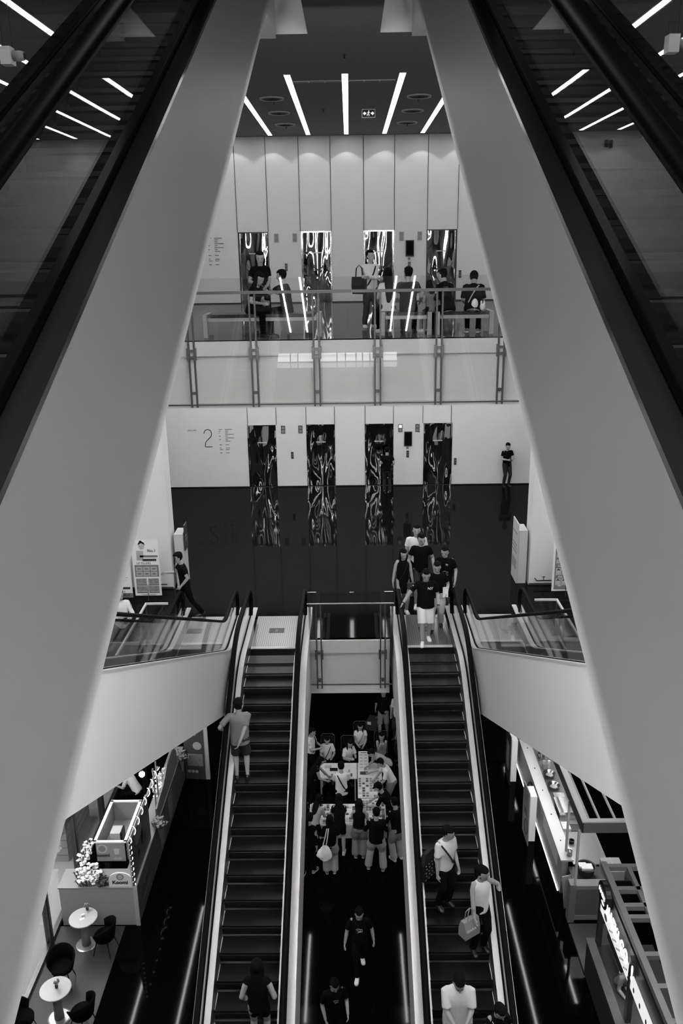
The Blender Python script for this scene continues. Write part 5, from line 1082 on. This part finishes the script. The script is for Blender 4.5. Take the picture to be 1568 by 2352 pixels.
onc('chopping_board', 'dark chopping board near the steel trays', 5.60, 18.0, MB().box(-.2, .2, -.13, .13, 0, .02), DARK); onc('plastic_tub', 'clear square tub beside the bowls', 5.40, 19.15, MB().box(-.14, .14, -.14, .14, 0, .12), LGREY)
onc('paper_tray', 'white paper tray near the end of the counter', 5.30, 18.05, MB().box(-.1, .1, -.14, .14, 0, .05), WHITE); onc('sauce_pot', 'small dark sauce pot by the counter pole', 5.30, 17.45, MB().lathe(0, 0, ((.06, 0), (.07, .08), (.05, .08), (.045, .03))), BLACK)
onc('kettle', 'round kettle lying at the far end of the counter', 5.34, 21.1, MB().lathe(0, 0, ((.09, 0), (.11, .06), (.08, .13), (.02, .16))), STEEL)
t = thing('black_side_counter', 'black covered side counter at the near end of the food stall', 'counter', (5.75, 16.3, Z1)); MB().box(-.72, .62, -.1, .38, 0, .86).build('cloth_cover', BLACK, t); MB().box(-.72, .62, -.1, .38, .86, .88).build('top', DARK, t)
t = thing('drinks_bucket', 'steel can with rings at the counter end', 'can', (5.10, 16.86, Z1+1.041)); MB().lathe(0, 0, ((.06, 0), (.06, .15), (.068, .16), (.055, .15), (.05, .02)), 20).build('can', STEEL, t, smooth=True)
t = thing('basket', 'dark round basket filled with white papers', 'basket', (5.38, 16.45, Z1+.881)); MB().lathe(0, 0, ((.17, 0), (.21, .20), (.225, .21), (.20, .20), (.16, .03)), 22).build('basket_body', mat('wicker_dark', .02, .6), t); MB().box(-.12, .14, -.10, .08, .16, .21).box(-.16, .02, -.02, .13, .15, .20).build('papers', WHITE, t)
t = thing('carton', 'pale cardboard carton marked 6 at the end of the food stall', 'box', (5.98, 16.45, Z1+.881)); MB().box(-.22, .22, -.24, .24, 0, .24).build('box_body', mat('cardboard', .30, .7), t); text('6', .22, DARK, t, (-.12, -.14, .242), (0, 0, 0), .001); MB().box(-.005, .02, -.24, .24, .24, .243).build('tape', mat('tape', .35, .4), t)
t = thing('hanging_paper', 'creased pale paper sheet hanging off the counter end', 'paper', (4.93, 16.3, Z1+.55)); MB().prism([(-.15, .30), (.05, .42), (.16, .18), (.02, -.12)], -.002, .002, 'y').build('sheet', LGREY, t)
t = thing('leaning_board', 'tall narrow grey board leaning at the end of the food counter', 'board', (4.90, 16.32, Z1)); MB().prism([(-.0, 0), (.05, .02), (.10, .95), (-.10, .90)], -.01, .01, 'y').build('board', LGREY, t)
for x, y, lab in ((4.55, 18.85, 'leaning menu poster with a white stand, nearer one before the food counter'), (4.55, 21.45, 'leaning menu poster with a white stand, farther one before the food counter')):
    t = thing('poster_totem', lab, 'poster', (x, y, Z1), .0, 'poster totems before the food counter')
    MB().prism([(-.38, 0.02), (.34, .02), (.42, 1.45), (-.30, 1.55)], -.075, -.055, 'x').build('poster', mat('poster_pale', .30, .5) if y < 20 else DARK, t)
    MB().box(.0, .16, -.16, .30, 0, 1.35).build('lit_stand', mat('stand_white', .68, .4, emit=.10), t)
    if y < 20:
        MB().tube([(-.08, -.12+.17*math.cos(a), .42+.22*math.sin(a)) for a in [2*PI*k/20 for k in range(21)]], .008, 5).build('drawn_circle', PD, t); MB().box(-.082, -.075, -.1, .3, 1.0, 1.42).build('printed_photo', PPH, t)
        for k in range(4): MB().box(-.08, -.075, -.16+.02*k, .2, .72+.05*k, .735+.05*k).build('printed_line', PD, t)
    else: MB().box(-.082, -.075, -.2, .2, .4, 1.2).build('printed_photo', PPH, t)
t = thing('ribbed_cabinet', 'grey ribbed cabinet with a corner post at the end of the food stall', 'cabinet', (5.22, 15.98, Z1))
MB().box(-.20, .62, -.06, .12, .18, .90).build('ribbed_front', mat_lines('ribbed_cab', .12, .07, 0, .022, .4, .5, 0), t); MB().box(-.20, .62, -.08, .14, .90, 1.0).build('top_rail', GREY, t); MB().box(-.2, .62, -.08, .14, .06, .18).build('bottom_rail', GREY, t); MB().box(-.34, -.20, -.10, .12, 0, 1.03).build('corner_post', mat('post_grey', .15, .5), t)
# second stall with the lit sign
t = thing('stall_counter', 'dark ribbed counter of the stall with the lit sign', 'counter', (0, 0, Z1))
MB().box(4.86, 4.92, 10.2, 14.4, .05, .96).build('ribbed_front', mat_lines('dark_slats', .035, .012, 1, .05, .35, .45, 0), t); MB().box(4.83, 5.0, 10.2, 14.4, .96, 1.0).build('counter_top', WOOD, t); MB().box(5.0, 6.2, 10.2, 14.3, .86, .9).build('work_top', DARK, t); MB().box(4.88, 6.0, 14.45, 15.8, .0, .05).build('deck_boards', WOOD, t)
t = thing('pergola', 'grey timber frame over the stall with the lit sign', 'pergola', (0, 0, Z1)); PG = mat('pergola_grey', .14, .55)
MB().box(5.12, 5.24, 9.5, 14.75, 2.50, 2.62).build('long_beam', PG, t); MB().box(5.62, 5.70, 9.5, 14.6, 2.50, 2.6).build('long_beam', PG, t)
for y in (14.6, 13.95, 13.5, 13.2, 12.3, 11.6, 10.9): MB().box(5.24, 6.5, y, y+.10, 2.50, 2.60).build('cross_beam', PG, t)
MB().box(5.02, 5.12, 12.34, 12.46, 1.0, 2.45).build('post', DSTEEL, t); MB().box(5.02, 5.12, 14.25, 14.35, 0, 2.5).build('post', DSTEEL, t); MB().box(5.10, 5.16, 9.6, 14.3, 1.8, 2.46).build('sign_backing', BLACK, t)
t = thing('lit_sign', 'glowing NAEKI GO sign with lightbox menu strip on the right stall', 'shop sign', (5.05, 0, Z1))
LBX = mat_emit('lightbox', 0.42); LET = mat_emit('lit_letters', 1.1)
MB().prism([(12.42, 1.84), (14.25, 1.84), (14.25, 2.11), (12.42, 2.11)], -.02, .03, 'x').build('lightbox', LBX, t); MB().prism([(9.8, 1.84), (12.33, 1.84), (12.33, 2.11), (9.8, 2.11)], -.02, .03, 'x').build('lightbox', LBX, t)
o = text('NAEKI GO', .40, LET, t, (-.05, 13.85, 2.14), (PI/2, 0, -PI/2), .008, bold=.006); o.scale = (.72, 1, 1)
o = text('!', .42, LET, t, (-.05, 12.30, 2.13), (PI/2, 0, -PI/2), .008, bold=.008)
MB().prism([(14.08+.30*math.cos(a), 2.36+.26*math.sin(a)) for a in [2*PI*k/24 for k in range(24)]], -.06, .04, 'x').build('oval_plate', BLACK, t)
o = text('NAEKI', .15, LET, t, (-.066, 14.31, 2.32), (PI/2, 0, -PI/2), .003); o.scale = (.9, 1, 1); MB().ball((-.066, 14.02, 2.22), (.003, .09, .04), 10, 5).build('printed_fish', LET, t)
for k in range(7): MB().ball((-.022, 12.15-.33*k, 1.97), (.003, .04, .055), 8, 5).build('printed_dish', PD, t)
for k in range(16): MB().box(-.024, -.02, 13.6-.075*k, 13.64-.075*k, 1.90+.05*(k % 3), 1.93+.05*(k % 3)).build('printed_item', PD, t)
MB().ball((-.022, 13.9, 1.97), (.003, .10, .07), 10, 5).build('printed_photo', PPH, t)
t = thing('wall_screen', 'dark picture board behind the stall counter', 'screen', (5.30, 13.9, Z1+1.0)); MB().box(-.02, .02, -.5, .5, 0, .75).build('panel', mat('screen_dark', .02, .25, noise=.6, nscale=8), t)
t = thing('serving_table', 'white papered table inside the stall with the lit sign', 'table', (5.55, 13.3, Z1+.901)); MB().box(-.26, .26, -.30, .30, 0, .02).build('table_top', WHITE, t); MB().lathe(.05, .05, ((.05, .02), (.06, .06), (.05, .06))).build('cup', LGREY, t)
t = thing('dispenser', 'grey cone-shaped dispenser beside the dark post of the stall', 'dispenser', (5.42, 12.0, Z1+.901)); MB().lathe(0, 0, ((.10, 0), (.10, .05), (.03, .28), (.03, .32)), 16).build('cone', GREY, t); MB().box(-.16, .16, -.10, .1, -.0, .03).build('tray', LGREY, t)
gp('stall worker in a cap and apron reaching down behind the counter with the lit sign', 5.28, 13.40, .2, 1.62, lean=.55, hp=.5, lh=(.12, -.55, .98), rh=(-.14, -.5, .95), top=CG, sleeve=.6, bot=CD, hair='cap')
area('stall_lamp', (5.6, 12.8, Z1+2.4), (.6, 2.4), 10)
